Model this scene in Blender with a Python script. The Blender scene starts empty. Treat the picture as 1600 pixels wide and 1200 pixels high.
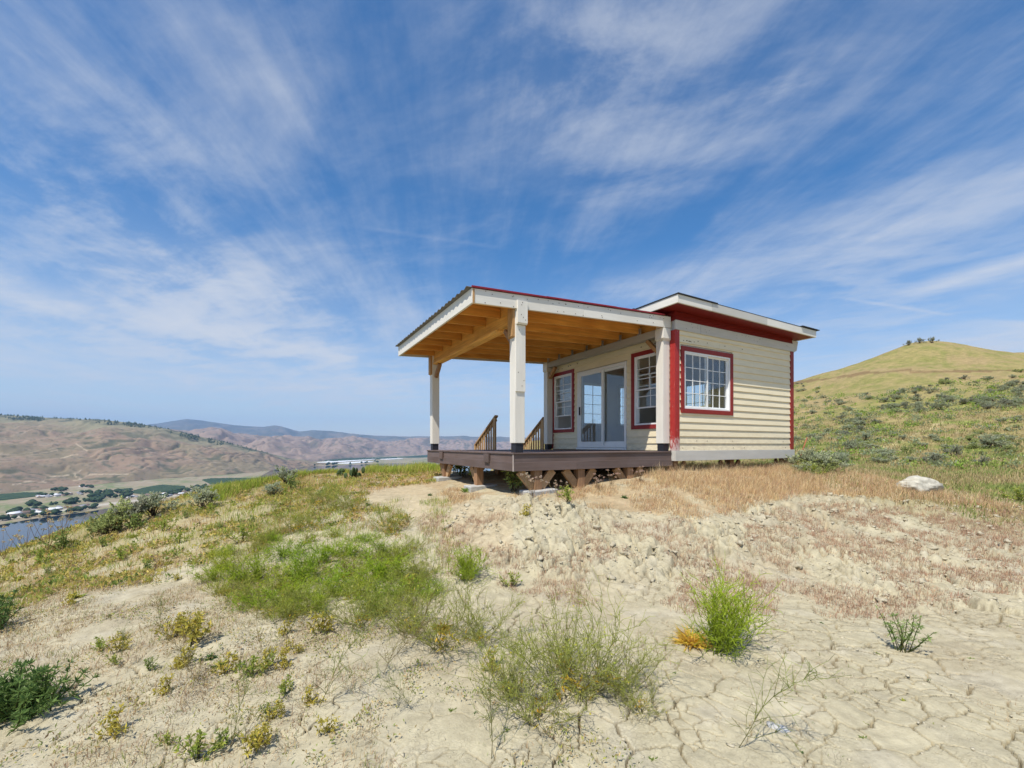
import bpy, math, random
import numpy as np
random.seed(7); rng = np.random.default_rng(11)
scene = bpy.context.scene
COL = scene.collection
PI = math.pi
# ------------------------------------------------------------------ camera, light, exposure
F_PX, HOR, CX = 665.0, 695.5, 800.0             # focal length, horizon row, centre column of the 1600x1200 photograph
cam_d = bpy.data.cameras.new('camera'); cam = bpy.data.objects.new('camera', cam_d); COL.objects.link(cam)
cam.location = (0, 0, 0); cam.rotation_euler = (PI/2, 0, 0)
cam_d.sensor_width = 36; cam_d.lens = 36*F_PX/1600
cam_d.shift_y = (HOR-600)/1600
cam_d.clip_start = 0.05; cam_d.clip_end = 90000
scene.camera = cam
TH = math.atan2(F_PX, 1200.0)
UX, VX = np.array([math.cos(TH), math.sin(TH)]), np.array([-math.sin(TH), math.cos(TH)])
LDIR = np.array([*(0.54*UX + 0.29*VX), -1.0]); LDIR /= np.linalg.norm(LDIR)   # way the sunlight travels
SUN_EL = math.asin(-LDIR[2]); SUN_AZ = math.atan2(-LDIR[0], -LDIR[1])          # azimuth of the sun, from +Y clockwise
sun_d = bpy.data.lights.new('sun', 'SUN'); sun = bpy.data.objects.new('sun', sun_d); COL.objects.link(sun)
sun_d.energy = 4.4; sun_d.angle = math.radians(0.53); sun_d.color = (1.0, 0.955, 0.88)
sun.rotation_euler = (PI/2 - SUN_EL, 0, PI - SUN_AZ) ; sun.location = (-20, -30, 60)
scene.view_settings.view_transform = 'Standard'; scene.view_settings.look = 'None'
scene.view_settings.exposure = 0.35; scene.view_settings.gamma = 1.0
scene.view_settings.use_curve_mapping = False
try:
    scene.cycles.use_denoising = True; scene.cycles.denoiser = 'OPENIMAGEDENOISE'
    scene.cycles.denoising_prefilter = 'ACCURATE'
except Exception: pass
scene.cycles.max_bounces = 8; scene.cycles.transparent_max_bounces = 12
scene.cycles.volume_bounces = 0

# ------------------------------------------------------------------ node helper
class NT:
    def __init__(s, tree): s.t = tree; tree.nodes.clear()
    def n(s, typ, **kw):
        nd = s.t.nodes.new(typ)
        for k, v in kw.items(): setattr(nd, k, v)
        return nd
    def l(s, a, b): s.t.links.new(a, b)
    def put(s, sock, v):
        if hasattr(v, 'is_linked') or isinstance(v, bpy.types.NodeSocket): s.l(v, sock)
        else: sock.default_value = v
    def math(s, op, a, b=0.0, c=0.0, clamp=False):
        m = s.n('ShaderNodeMath', operation=op, use_clamp=clamp)
        for i, v in enumerate((a, b, c)): s.put(m.inputs[i], v)
        return m.outputs[0]
    def vmath(s, op, a, b=(0, 0, 0)):
        m = s.n('ShaderNodeVectorMath', operation=op); s.put(m.inputs[0], a); s.put(m.inputs[1], b)
        return m.outputs['Value'] if op in ('DOT_PRODUCT', 'LENGTH') else m.outputs[0]
    def noise(s, vec, scale, detail=3.0, rough=0.5, dist=0.0):
        m = s.n('ShaderNodeTexNoise'); s.l(vec, m.inputs['Vector'])
        m.inputs['Scale'].default_value = scale; m.inputs['Detail'].default_value = detail
        m.inputs['Roughness'].default_value = rough; m.inputs['Distortion'].default_value = dist
        return m.outputs['Fac']
    def mapr(s, v, a, b, c=0.0, d=1.0, smooth=False):
        m = s.n('ShaderNodeMapRange'); m.clamp = True
        if smooth: m.interpolation_type = 'SMOOTHSTEP'
        s.put(m.inputs[0], v)
        for i, x in enumerate((a, b, c, d)): s.put(m.inputs[i+1], x)
        return m.outputs[0]
    def mix(s, f, a, b, mode='MIX'):
        m = s.n('ShaderNodeMix', data_type='RGBA', blend_type=mode); s.put(m.inputs[0], f)
        for i, v in ((6, a), (7, b)): s.put(m.inputs[i], v if isinstance(v, bpy.types.NodeSocket) else (*v[:3], 1.0))
        return m.outputs[2]
    def scalev(s, vec, sc):
        m = s.n('ShaderNodeMapping'); s.l(vec, m.inputs[0]); m.inputs['Scale'].default_value = sc
        return m.outputs[0]
    def bump(s, h, strength, dist):
        b = s.n('ShaderNodeBump'); b.inputs['Strength'].default_value = strength; b.inputs['Distance'].default_value = dist
        s.l(h, b.inputs['Height']); return b.outputs[0]

# ------------------------------------------------------------------ sky: Nishita and cirrus
def px_dir(x, y):
    d = np.array([(x-CX)/F_PX, 1.0, (HOR-y)/F_PX]); return d/np.linalg.norm(d)
SKY_S = 0.12
world = bpy.data.worlds.new('World'); scene.world = world; world.use_nodes = True
W = NT(world.node_tree)
sky = W.n('ShaderNodeTexSky', sky_type='NISHITA', sun_disc=False)
sky.sun_elevation = SUN_EL; sky.sun_rotation = SUN_AZ
sky.altitude = 600; sky.air_density = 1.0; sky.dust_density = 0.6; sky.ozone_density = 2.2
tc = W.n('ShaderNodeTexCoord').outputs['Generated']
sep = W.n('ShaderNodeSeparateXYZ'); W.l(tc, sep.inputs[0])
zc = W.math('ADD', W.math('MAXIMUM', sep.outputs[2], 0.0), 0.05)
qx, qy = W.math('DIVIDE', sep.outputs[0], zc), W.math('DIVIDE', sep.outputs[1], zc)
AZC = math.radians(-8)                               # the cirrus fibres run along this azimuth
dA, nA = (math.sin(AZC), math.cos(AZC)), (math.cos(AZC), -math.sin(AZC))
along = W.math('ADD', W.math('MULTIPLY', qx, dA[0]), W.math('MULTIPLY', qy, dA[1]))
across = W.math('ADD', W.math('MULTIPLY', qx, nA[0]), W.math('MULTIPLY', qy, nA[1]))
def q_of(x, y):
    d = px_dir(x, y); z = max(d[2], 0)+0.05; q = d[:2]/z
    return q @ np.array(dA), q @ np.array(nA)
def comb(a, b, c=0.0):
    m = W.n('ShaderNodeCombineXYZ')
    for i, v in enumerate((a, b, c)): W.put(m.inputs[i], v)
    return m.outputs[0]
warp = W.noise(comb(W.math('MULTIPLY', along, 0.35), across), 0.9, 2, 0.5)
wv = W.math('SUBTRACT', warp, 0.5)
ac2 = W.math('ADD', across, W.math('MULTIPLY', wv, 0.35))
fib = W.noise(comb(W.math('MULTIPLY', along, 0.16), ac2, 3.0), 3.2, 9, 0.62, 0.12)       # long fibres
rip = W.noise(comb(W.math('ADD', W.math('MULTIPLY', along, 0.8), W.math('MULTIPLY', across, 0.5)), W.math('SUBTRACT', W.math('MULTIPLY', ac2, 0.5), W.math('MULTIPLY', along, 0.22)), 9.0), 3.4, 9, 0.64, 0.25)   # ripples across them
big = W.noise(comb(qx, qy, 5.0), 0.55, 3, 0.5)
cov = W.math('ADD', W.math('MULTIPLY', fib, 0.55), W.math('MULTIPLY', rip, 0.45))
cov = W.math('ADD', cov, W.math('MULTIPLY', W.math('SUBTRACT', big, 0.5), 0.55))
veil = W.mapr(cov, 0.39, 0.84, 0.03, 0.66, True)
# thicker streaks standing where the photograph shows them: (px a, px b, width, strength)
def streak(ax, ay, bx, by, w, amp, soft=0.35):
    a0, c0 = q_of(ax, ay); a1, c1 = q_of(bx, by)
    if a0 > a1: a0, c0, a1, c1 = a1, c1, a0, c0
    k = (c1-c0)/max(a1-a0, 1e-3)
    ctr = W.math('ADD', W.math('MULTIPLY', W.math('SUBTRACT', along, a0), k), c0)
    dist = W.math('ABSOLUTE', W.math('SUBTRACT', W.math('ADD', across, W.math('MULTIPLY', wv, w*1.6)), ctr))
    g = W.mapr(dist, 0.0, w, 1.0, 0.0, True)
    L = a1-a0
    e0 = W.mapr(along, a0-soft*L*0.3, a0+soft*L, 0.0, 1.0, True); e1 = W.mapr(along, a1-soft*L, a1+soft*L*0.3, 1.0, 0.0, True)
    tex = W.mapr(W.math('ADD', W.math('MULTIPLY', fib, 0.6), W.math('MULTIPLY', rip, 0.5)), 0.36, 0.72, 0.12, 1.0, True)
    return W.math('MULTIPLY', W.math('MULTIPLY', g, tex), W.math('MULTIPLY', W.math('MULTIPLY', e0, e1), amp))
parts_ = [veil]
for s_ in [(1600, 275, 1080, 450, 0.55, 0.5), (1180, 400, 960, 480, 0.7, 0.45),
           
           (180, 360, 420, 490, 0.75, 0.62), (0, 430, 480, 560, 0.9, 0.55), (330, 330, 560, 500, 0.5, 0.35),
           (360, 0, 520, 260, 0.05, 0.25),  (900, 120, 700, 300, 0.45, 0.28)]:
    parts_.append(streak(*s_))
def patch(px, py, wa, wc, amp):
    a0, c0 = q_of(px, py); da = W.math('DIVIDE', W.math('SUBTRACT', along, a0), wa)
    dc = W.math('DIVIDE', W.math('SUBTRACT', W.math('ADD', across, W.math('MULTIPLY', wv, wc)), c0), wc)
    r2 = W.math('ADD', W.math('MULTIPLY', da, da), W.math('MULTIPLY', dc, dc))
    return W.math('MULTIPLY', W.math('MULTIPLY', W.mapr(r2, 0.0, 1.0, 1.0, 0.0, True), W.mapr(rip, 0.38, 0.66, 0.1, 1.0, True)), amp)
for s_ in [(1245, 138, 0.07, 0.10, 0.45), (860, 60, 0.35, 0.35, 0.30), (1000, 190, 0.5, 0.6, 0.30), (240, 400, 0.8, 0.5, 0.45), (150, 500, 1.6, 1.2, 0.5), (430, 520, 1.5, 0.9, 0.45), (110, 250, 0.7, 0.7, 0.25), (1350, 470, 1.2, 1.0, 0.35), (560, 610, 3.0, 3.0, 0.45)]:
    parts_.append(patch(*s_))
def contrail(ax, ay, bx, by, w, amp, f0=0.15, f1=0.8):
    a0, c0 = q_of(ax, ay); a1, c1 = q_of(bx, by); L2 = (a1-a0)**2+(c1-c0)**2
    pa, pc = W.math('SUBTRACT', along, a0), W.math('SUBTRACT', across, c0)
    t = W.math('DIVIDE', W.math('ADD', W.math('MULTIPLY', pa, a1-a0), W.math('MULTIPLY', pc, c1-c0)), L2, clamp=True)
    da, dc = W.math('SUBTRACT', pa, W.math('MULTIPLY', t, a1-a0)), W.math('SUBTRACT', pc, W.math('MULTIPLY', t, c1-c0))
    d = W.math('SQRT', W.math('ADD', W.math('MULTIPLY', da, da), W.math('MULTIPLY', dc, dc)))
    e = W.math('MULTIPLY', W.mapr(t, 0.0, f0, 0.0, 1.0), W.mapr(t, f1, 1.0, 1.0, 0.0))
    return W.math('MULTIPLY', W.math('MULTIPLY', W.mapr(d, 0.0, w, 1.0, 0.0, True), e), W.math('MULTIPLY', W.mapr(rip, 0.3, 0.6, 0.4, 1.0), amp))
for s_ in [(1300, 463, 1500, 495, 0.035, 0.35), (520, 349, 800, 390, 0.03, 0.07), (366, -10, 455, 230, 0.12, 0.10), (470, 597, 690, 580, 0.10, 0.4), (1760, 366, 1365, 474, 0.20, 0.95, 0.05, 0.6), (1700, 505, 1230, 612, 1.0, 0.9, 0.02, 0.95), (1700, 560, 1230, 632, 1.6, 0.9, 0.02, 0.95), (-160, 425, 600, 575, 0.5, 0.6, 0.02, 0.8), (-100, 560, 640, 622, 1.6, 0.55, 0.02, 0.9), (420, 610, 700, 590, 0.35, 0.5), (1640, 270, 1040, 470, 0.38, 0.35, 0.02, 0.8)]:
    parts_.append(contrail(*s_))
m_ = parts_[0]
for p_ in parts_[1:]:
    m_ = W.math('SUBTRACT', 1.0, W.math('MULTIPLY', W.math('SUBTRACT', 1.0, m_), W.math('SUBTRACT', 1.0, p_)))
low = W.mapr(sep.outputs[2], 0.0, 0.42, 1.0, 0.0, True)            # thin haze veil thickening to the horizon
hz = W.math('MULTIPLY', low, 0.52)
m_ = W.math('SUBTRACT', 1.0, W.math('MULTIPLY', W.math('SUBTRACT', 1.0, W.math('MULTIPLY', m_, 0.95)), W.math('SUBTRACT', 1.0, hz)))
hsv = W.n('ShaderNodeHueSaturation'); hsv.inputs['Saturation'].default_value = 1.36; hsv.inputs['Value'].default_value = 1.0
W.l(sky.outputs[0], hsv.inputs['Color'])
skyc = W.mix(m_, hsv.outputs[0], (4.7, 4.9, 5.25))
bg = W.n('ShaderNodeBackground'); W.l(skyc, bg.inputs[0]); bg.inputs[1].default_value = SKY_S
wo = W.n('ShaderNodeOutputWorld'); W.l(bg.outputs[0], wo.inputs[0])

# ------------------------------------------------------------------ materials
def new_mat(name):
    m = bpy.data.materials.new(name); m.use_nodes = True
    T = NT(m.node_tree); out = T.n('ShaderNodeOutputMaterial'); b = T.n('ShaderNodeBsdfPrincipled')
    T.l(b.outputs[0], out.inputs[0]); b.inputs['Specular IOR Level'].default_value = 0.3
    return m, T, b, out
def simple(name, c, rough=0.6, var=0.15, scale=6.0, metal=0.0, bump=0.0, stretch=(1, 1, 1), dirt=None):
    m, T, b, _ = new_mat(name)
    co = T.scalev(T.n('ShaderNodeTexCoord').outputs['Object'], stretch)
    n1 = T.noise(co, scale, 6, 0.6)
    c1 = T.mix(T.mapr(n1, 0.3, 0.7), [x*(1-var) for x in c], [min(1, x*(1+var)) for x in c])
    if dirt:
        n2 = T.noise(co, dirt[1], 5, 0.7)
        c1 = T.mix(T.mapr(n2, dirt[2], dirt[2]+0.12, 0, dirt[3], True), c1, dirt[0])
    T.put(b.inputs['Base Color'], c1); b.inputs['Roughness'].default_value = rough; b.inputs['Metallic'].default_value = metal
    if bump: T.l(T.bump(n1, bump, 0.01), b.inputs['Normal'])
    return m
def wood(name, c, axis, var=0.25, rough=0.65, knots=True):
    st = {'u': (1.2, 26, 26), 'v': (26, 1.2, 26), 'z': (26, 26, 1.2)}[axis]
    m, T, b, _ = new_mat(name)
    tcn = T.n('ShaderNodeTexCoord').outputs['Object']; oi = T.n('ShaderNodeObjectInfo').outputs['Random']
    off = T.n('ShaderNodeCombineXYZ')
    for i in range(3): T.put(off.inputs[i], T.math('MULTIPLY', oi, 17.0+5*i))
    base = T.vmath('ADD', tcn, off.outputs[0])
    n1 = T.noise(T.scalev(base, st), 1.0, 5, 0.6, 0.6); n2 = T.noise(base, 1.6, 3, 0.5)
    c1 = T.mix(T.mapr(n1, 0.3, 0.72), [x*(1-var) for x in c], [min(1, x*(1+var)) for x in c])
    c1 = T.mix(T.mapr(n2, 0.35, 0.7), c1, T.mix(1.0, c1, (0.82, 0.74, 0.66), 'MULTIPLY'))
    v = T.mapr(oi, 0, 1, 0.86, 1.12); vv = T.n('ShaderNodeCombineColor')
    for i in range(3): T.l(v, vv.inputs[i])
    c1 = T.mix(1.0, c1, vv.outputs[0], 'MULTIPLY')
    if knots:
        vo = T.n('ShaderNodeTexVoronoi'); vo.inputs['Scale'].default_value = 2.4
        T.l(T.scalev(base, tuple(0.7 if s_ < 5 else 1.6 for s_ in st)), vo.inputs['Vector'])
        c1 = T.mix(T.mapr(vo.outputs['Distance'], 0.03, 0.07, 0.8, 0.0, True), c1, [x*0.3 for x in c])
    T.put(b.inputs['Base Color'], c1); b.inputs['Roughness'].default_value = rough
    T.l(T.bump(n1, 0.25, 0.004), b.inputs['Normal'])
    return m
def paint(name, c, rough=0.5, under=(0.42, 0.36, 0.28), peel=0.70, stretch=(3, 3, 3), amount=0.8, tint=0.10, dust=False):
    """weathered house paint: faint mottling, thin grain and small bare spots"""
    m, T, b, _ = new_mat(name)
    tcn = T.n('ShaderNodeTexCoord').outputs['Object']; oi = T.n('ShaderNodeObjectInfo').outputs['Random']
    off = T.n('ShaderNodeCombineXYZ')
    for i in range(3): T.put(off.inputs[i], T.math('MULTIPLY', oi, 11.0+7*i))
    base = T.vmath('ADD', tcn, off.outputs[0])
    n1 = T.noise(T.scalev(base, stretch), 1.3, 6, 0.65); n2 = T.noise(T.scalev(base, stretch), 7.0, 6, 0.72)
    n3 = T.noise(base, 1.1, 3, 0.5)
    c1 = T.mix(T.mapr(n1, 0.3, 0.7), [x*(1-tint) for x in c], [min(1, x*(1+tint*0.6)) for x in c])
    c1 = T.mix(T.mapr(n3, 0.4, 0.75, 0, 0.35), c1, [c[0]*0.86, c[1]*0.82, c[2]*0.74])
    c1 = T.mix(T.mapr(n2, peel, peel+0.05, 0, amount, True), c1, under)
    if dust:        # splashed clay dust on the lowest boards
        sp = T.n('ShaderNodeSeparateXYZ'); T.l(tcn, sp.inputs[0]); nd = T.noise(T.scalev(tcn, (5, 5, 14)), 1.5, 6, 0.7)
        c1 = T.mix(T.math('MULTIPLY', T.mapr(sp.outputs[2], 0.45, 1.05, 0.75, 0.0), T.mapr(nd, 0.35, 0.65)), c1, (0.50, 0.42, 0.30))
    T.put(b.inputs['Base Color'], c1); b.inputs['Roughness'].default_value = rough
    T.l(T.bump(n2, 0.12, 0.004), b.inputs['Normal'])
    return m
M = {}
M['white_u'] = paint('white_paint_u', (0.74, 0.71, 0.64), stretch=(1.0, 12, 12))
M['white_v'] = paint('white_paint_v', (0.74, 0.70, 0.62), stretch=(12, 1.0, 12))
M['white_z'] = paint('white_paint_z', (0.74, 0.70, 0.62), stretch=(12, 12, 1.0), peel=0.74)
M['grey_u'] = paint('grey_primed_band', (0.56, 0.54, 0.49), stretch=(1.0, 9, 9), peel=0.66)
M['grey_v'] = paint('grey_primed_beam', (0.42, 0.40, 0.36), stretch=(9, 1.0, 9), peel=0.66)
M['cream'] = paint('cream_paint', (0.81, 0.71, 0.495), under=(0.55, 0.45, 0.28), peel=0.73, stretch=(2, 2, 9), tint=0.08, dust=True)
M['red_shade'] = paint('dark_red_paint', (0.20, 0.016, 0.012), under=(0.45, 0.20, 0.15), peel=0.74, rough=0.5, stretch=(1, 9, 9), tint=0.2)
M['red'] = paint('red_paint', (0.27, 0.024, 0.020), under=(0.6, 0.42, 0.36), peel=0.71, rough=0.45, stretch=(5, 5, 5), tint=0.18)
M['vinyl'] = simple('white_vinyl', (0.80, 0.80, 0.78), 0.35, 0.03)
M['composite'] = wood('brown_composite', (0.145, 0.108, 0.098), 'u', 0.16, 0.6, False)
M['composite_v'] = wood('brown_composite_v', (0.145, 0.108, 0.098), 'v', 0.16, 0.6, False)
M['black_boot'] = simple('black_metal_boot', (0.022, 0.022, 0.028), 0.5, 0.2)
M['pine_u'] = wood('pine_u', (0.68, 0.335, 0.072), 'u')
M['pine_v'] = wood('pine_v', (0.76, 0.42, 0.11), 'v')
M['pine_z'] = wood('pine_z', (0.50, 0.29, 0.12), 'z')
M['timber'] = wood('treated_timber', (0.32, 0.185, 0.10), 'z', 0.3)
M['rail_z'] = wood('rail_timber_z', (0.50, 0.32, 0.16), 'z', 0.25); M['rail_v'] = wood('rail_timber_v', (0.46, 0.29, 0.15), 'v', 0.25)
M['timber_v'] = wood('treated_timber_v', (0.40, 0.25, 0.13), 'v', 0.3)
M['galv'] = simple('galvanised_steel', (0.45, 0.45, 0.45), 0.4, 0.15, metal=0.8)
M['roofmetal'] = simple('corrugated_metal', (0.22, 0.20, 0.19), 0.5, 0.25, metal=0.5)
M['redmetal'] = simple('red_drip_edge', (0.24, 0.02, 0.03), 0.4, 0.15)
M['rooftar'] = simple('black_roofing', (0.028, 0.029, 0.032), 0.8, 0.3, 20, bump=0.4)
M['drywall'] = simple('interior_wall', (0.60, 0.58, 0.57), 0.8, 0.05)
M['ceiling'] = simple('interior_ceiling', (0.78, 0.76, 0.74), 0.8, 0.05)
M['floor_in'] = wood('interior_floor', (0.30, 0.21, 0.13), 'v', 0.2)
M['concrete'] = simple('concrete', (0.42, 0.41, 0.38), 0.9, 0.18, 14, bump=0.5)
M['nail'] = simple('nail_rust', (0.10, 0.06, 0.04), 0.6, 0.2)
M['stone'] = simple('pale_rock', (0.47, 0.44, 0.36), 0.9, 0.28, 9, bump=0.7, dirt=((0.30, 0.27, 0.22), 5, 0.60, 0.5))
M['clod'] = simple('dry_clay_clod', (0.47, 0.415, 0.295), 0.95, 0.2, 14, bump=0.6)
M['stake'] = wood('red_stake', (0.42, 0.17, 0.09), 'z')
m, T, b, out = new_mat('window_glass')
gl = T.n('ShaderNodeBsdfGlossy'); gl.inputs['Roughness'].default_value = 0.0; gl.inputs['Color'].default_value = (0.95, 0.97, 1, 1)
tr = T.n('ShaderNodeBsdfTransparent'); tr.inputs['Color'].default_value = (0.95, 0.97, 0.97, 1)
fr = T.n('ShaderNodeLayerWeight'); fr.inputs['Blend'].default_value = 0.5
mx = T.n('ShaderNodeMixShader'); T.l(T.math('ADD', T.math('MULTIPLY', T.math('POWER', fr.outputs['Facing'], 4.0), 0.75), 0.055, clamp=True), mx.inputs[0])
T.l(tr.outputs[0], mx.inputs[1]); T.l(gl.outputs[0], mx.inputs[2]); T.l(mx.outputs[0], out.inputs[0])
M['glass'] = m
def attr_mat(name, rough=0.7, transl=0.35, var=0.25, scale=40):
    m, T, b, out = new_mat(name)
    at_ = T.n('ShaderNodeAttribute'); at_.attribute_name = 'Col'
    n1 = T.noise(T.n('ShaderNodeNewGeometry').outputs['Position'], scale, 2)
    c1 = T.mix(T.mapr(n1, 0.3, 0.7, 0, var), at_.outputs['Color'], (0, 0, 0)) if var else at_.outputs['Color']
    T.put(b.inputs['Base Color'], c1); b.inputs['Roughness'].default_value = rough; b.inputs['Specular IOR Level'].default_value = 0.15
    if transl:
        tl = T.n('ShaderNodeBsdfTranslucent'); T.put(tl.inputs['Color'], c1)
        mx = T.n('ShaderNodeMixShader'); mx.inputs[0].default_value = transl
        T.l(b.outputs[0], mx.inputs[1]); T.l(tl.outputs[0], mx.inputs[2]); T.l(mx.outputs[0], out.inputs[0])
    return m
M['plant'] = attr_mat('plant_colour', 0.6, 0.48, 0.08)
M['grass'] = attr_mat('dry_grass_colour', 0.75, 0.3, 0.1)
M['far'] = attr_mat('far_colour', 0.9, 0.0, 0.0)

# ------------------------------------------------------------------ mesh helpers
def mesh_np(name, V, quads=None, tris=None, mats=(), col=None, smooth=False, midx=None):
    me = bpy.data.meshes.new(name)
    V = np.asarray(V, np.float32); nq = 0 if quads is None else len(quads); nt = 0 if tris is None else len(tris)
    lo = []
    if nq: lo.append(np.asarray(quads, np.int32).ravel())
    if nt: lo.append(np.asarray(tris, np.int32).ravel())
    lo = np.concatenate(lo)
    me.vertices.add(len(V)); me.vertices.foreach_set('co', V.ravel())
    me.loops.add(len(lo)); me.loops.foreach_set('vertex_index', lo)
    me.polygons.add(nq+nt)
    st = np.concatenate([np.arange(nq)*4, nq*4+np.arange(nt)*3]).astype(np.int32)
    me.polygons.foreach_set('loop_start', st)
    if midx is not None: me.polygons.foreach_set('material_index', np.asarray(midx, np.int32))
    if smooth: me.polygons.foreach_set('use_smooth', np.ones(nq+nt, bool))
    for m_ in mats: me.materials.append(m_)
    if col is not None:
        a = me.color_attributes.new('Col', 'FLOAT_COLOR', 'POINT')
        c4 = np.ones((len(V), 4), np.float32); c4[:, :3] = col; a.data.foreach_set('color', c4.ravel())
    me.update(calc_edges=True); me.validate()
    return me
def link(name, me, parent=None, loc=None):
    o = bpy.data.objects.new(name, me); COL.objects.link(o)
    if parent is not None: o.parent = parent
    if loc is not None: o.location = loc
    return o
def tag(o, label=None, cat=None, group=None, kind=None):
    if label: o['label'] = label
    if cat: o['category'] = cat
    if group: o['group'] = group
    if kind: o['kind'] = kind
    return o
def thing(name, label, cat, loc, rz=0.0, group=None):
    o = bpy.data.objects.new(name, None); COL.objects.link(o); o.empty_display_size = 0.2
    o.location = loc; o.rotation_euler = (0, 0, rz)
    return tag(o, label, cat, group)
class MB:
    """collects boxes and prisms, in local coordinates, for ONE mesh object"""
    def __init__(s): s.v = []; s.f = []
    def box(s, a, b, jit=0.0):
        x0, y0, z0 = a; x1, y1, z1 = b; i = len(s.v)
        s.v += [(x0, y0, z0), (x1, y0, z0), (x1, y1, z0), (x0, y1, z0), (x0, y0, z1), (x1, y0, z1), (x1, y1, z1), (x0, y1, z1)]
        s.f += [(i, i+3, i+2, i+1), (i+4, i+5, i+6, i+7), (i, i+1, i+5, i+4), (i+1, i+2, i+6, i+5), (i+2, i+3, i+7, i+6), (i+3, i, i+4, i+7)]
        return s
    def hexa(s, p):          # 8 points: bottom ring then top ring
        i = len(s.v); s.v += [tuple(q) for q in p]
        s.f += [(i, i+3, i+2, i+1), (i+4, i+5, i+6, i+7), (i, i+1, i+5, i+4), (i+1, i+2, i+6, i+5), (i+2, i+3, i+7, i+6), (i+3, i, i+4, i+7)]
        return s
    def bar(s, p, q, w, h, up=(0, 0, 1)):      # beam from p to q, w wide (sideways), h tall
        p, q = np.array(p, float), np.array(q, float); d = (q-p)/np.linalg.norm(q-p); up = np.array(up, float)
        sd = np.cross(d, up); sd /= np.linalg.norm(sd); u2 = np.cross(sd, d)
        a, c = sd*w/2, u2*h/2
        return s.hexa([p-a-c, p+a-c, q+a-c, q-a-c, p-a+c, p+a+c, q+a+c, q-a+c])
    def prism(s, pts, ext):                    # polygon (3-D points) extruded by vector
        i = len(s.v); n = len(pts); e = np.array(ext, float)
        s.v += [tuple(p) for p in pts] + [tuple(np.array(p, float)+e) for p in pts]
        s.f += [tuple(range(i, i+n))[::-1], tuple(range(i+n, i+2*n))] + [(i+k, i+(k+1) % n, i+n+(k+1) % n, i+n+k) for k in range(n)]
        return s
    def build(s, name, mat, parent=None, bev=0.0, z0=0.0, label=None):
        me = bpy.data.meshes.new(name)
        me.from_pydata([(a, b_, c-z0) for a, b_, c in s.v], [], s.f); me.materials.append(mat); me.update()
        import bmesh
        bm = bmesh.new(); bm.from_mesh(me); bmesh.ops.recalc_face_normals(bm, faces=bm.faces)
        if bev: bmesh.ops.bevel(bm, geom=bm.edges[:], offset=bev, segments=1, affect='EDGES', clamp_overlap=True)
        bm.to_mesh(me); bm.free()
        o = link(name, me, parent)
        if label: o['label'] = label
        return o

# ------------------------------------------------------------------ noise
_P = np.random.default_rng(3).permutation(4096); _G = np.random.default_rng(4).uniform(0, 2*PI, 4096)
def _h(ix, iy): return _P[(_P[ix & 4095] + iy) & 4095]
def perlin(x, y):
    x = np.asarray(x, float); y = np.asarray(y, float)
    ix = np.floor(x).astype(np.int64); iy = np.floor(y).astype(np.int64); fx = x-ix; fy = y-iy
    u = fx*fx*fx*(fx*(fx*6-15)+10); v = fy*fy*fy*(fy*(fy*6-15)+10)
    def g(dx, dy):
        a = _G[_h(ix+dx, iy+dy)]; return np.cos(a)*(fx-dx)+np.sin(a)*(fy-dy)
    a = g(0, 0)*(1-u)+g(1, 0)*u; b = g(0, 1)*(1-u)+g(1, 1)*u
    return (a*(1-v)+b*v)*1.5
def fbm(x, y, oct=4, lac=2.03, gain=0.5):
    s = 0; a = 1.0; t = 0
    for i in range(oct):
        s = s + a*perlin(x+17.3*i, y-9.1*i); t += a; a *= gain; x = x*lac; y = y*lac
    return s/t
def voro(x, y, seed=0):
    """F1, F2 and edge distance of a jittered grid"""
    ix = np.floor(x).astype(np.int64); iy = np.floor(y).astype(np.int64)
    P1 = np.full(x.shape, 9.0); cx = np.zeros_like(x); cy = np.zeros_like(x); pts = []
    for dx in (-2, -1, 0, 1, 2):
        for dy in (-2, -1, 0, 1, 2):
            if abs(dx)+abs(dy) > 3: continue
            hh = _h(ix+dx+seed*131, iy+dy+seed*57)
            px = ix+dx+0.5+0.42*np.cos(_G[hh]*3); py = iy+dy+0.5+0.42*np.sin(_G[(hh*7+1) & 4095]*2)
            pts.append((px, py)); d = np.hypot(px-x, py-y); c = d < P1
            P1 = np.where(c, d, P1); cx = np.where(c, px, cx); cy = np.where(c, py, cy)
    E = np.full(x.shape, 9.0)
    for px, py in pts:
        vx = px-cx; vy = py-cy; L = np.hypot(vx, vy)
        e = np.where(L > 1e-6, ((cx+px)/2-x)*vx/np.maximum(L, 1e-6)+((cy+py)/2-y)*vy/np.maximum(L, 1e-6), 9.0)
        E = np.minimum(E, e)
    return P1, E
def sstep(a, b, x):
    t = np.clip((np.asarray(x, float)-a)/(b-a), 0, 1); return t*t*(3-2*t)

# ------------------------------------------------------------------ terrain: heights measured from the photograph, eye level is z = 0
CT = []
def cp(x, *rows):
    a = (x-CX)/F_PX
    for Y, z in rows: CT.append((math.atan2(a*Y, Y), math.hypot(a*Y, Y), z))
def cpol(deg, *rows):
    for D, z in rows: CT.append((math.radians(deg), D, z))
cp(800, (1, -1.6), (2.2, -1.6), (3.5, -1.59), (4.5, -1.57), (5.1, -1.42), (5.7, -1.16), (6.4, -0.93), (7.1, -0.87), (8.2, -0.80), (9.6, -0.68), (12, -0.68), (13.5, -0.95), (16, -1.9), (30, -6), (60, -13), (120, -18), (200, -12), (290, -2), (420, -40))
cp(930, (2.2, -1.6), (4.2, -1.6), (5.0, -1.48), (5.6, -1.25), (6.2, -1.02), (7.3, -0.82), (8.4, -0.66), (9.6, -0.58), (12, -0.62), (14, -0.95), (18, -1.9), (30, -4.5), (80, -7), (150, -2), (230, 0.5), (300, -3))
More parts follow.
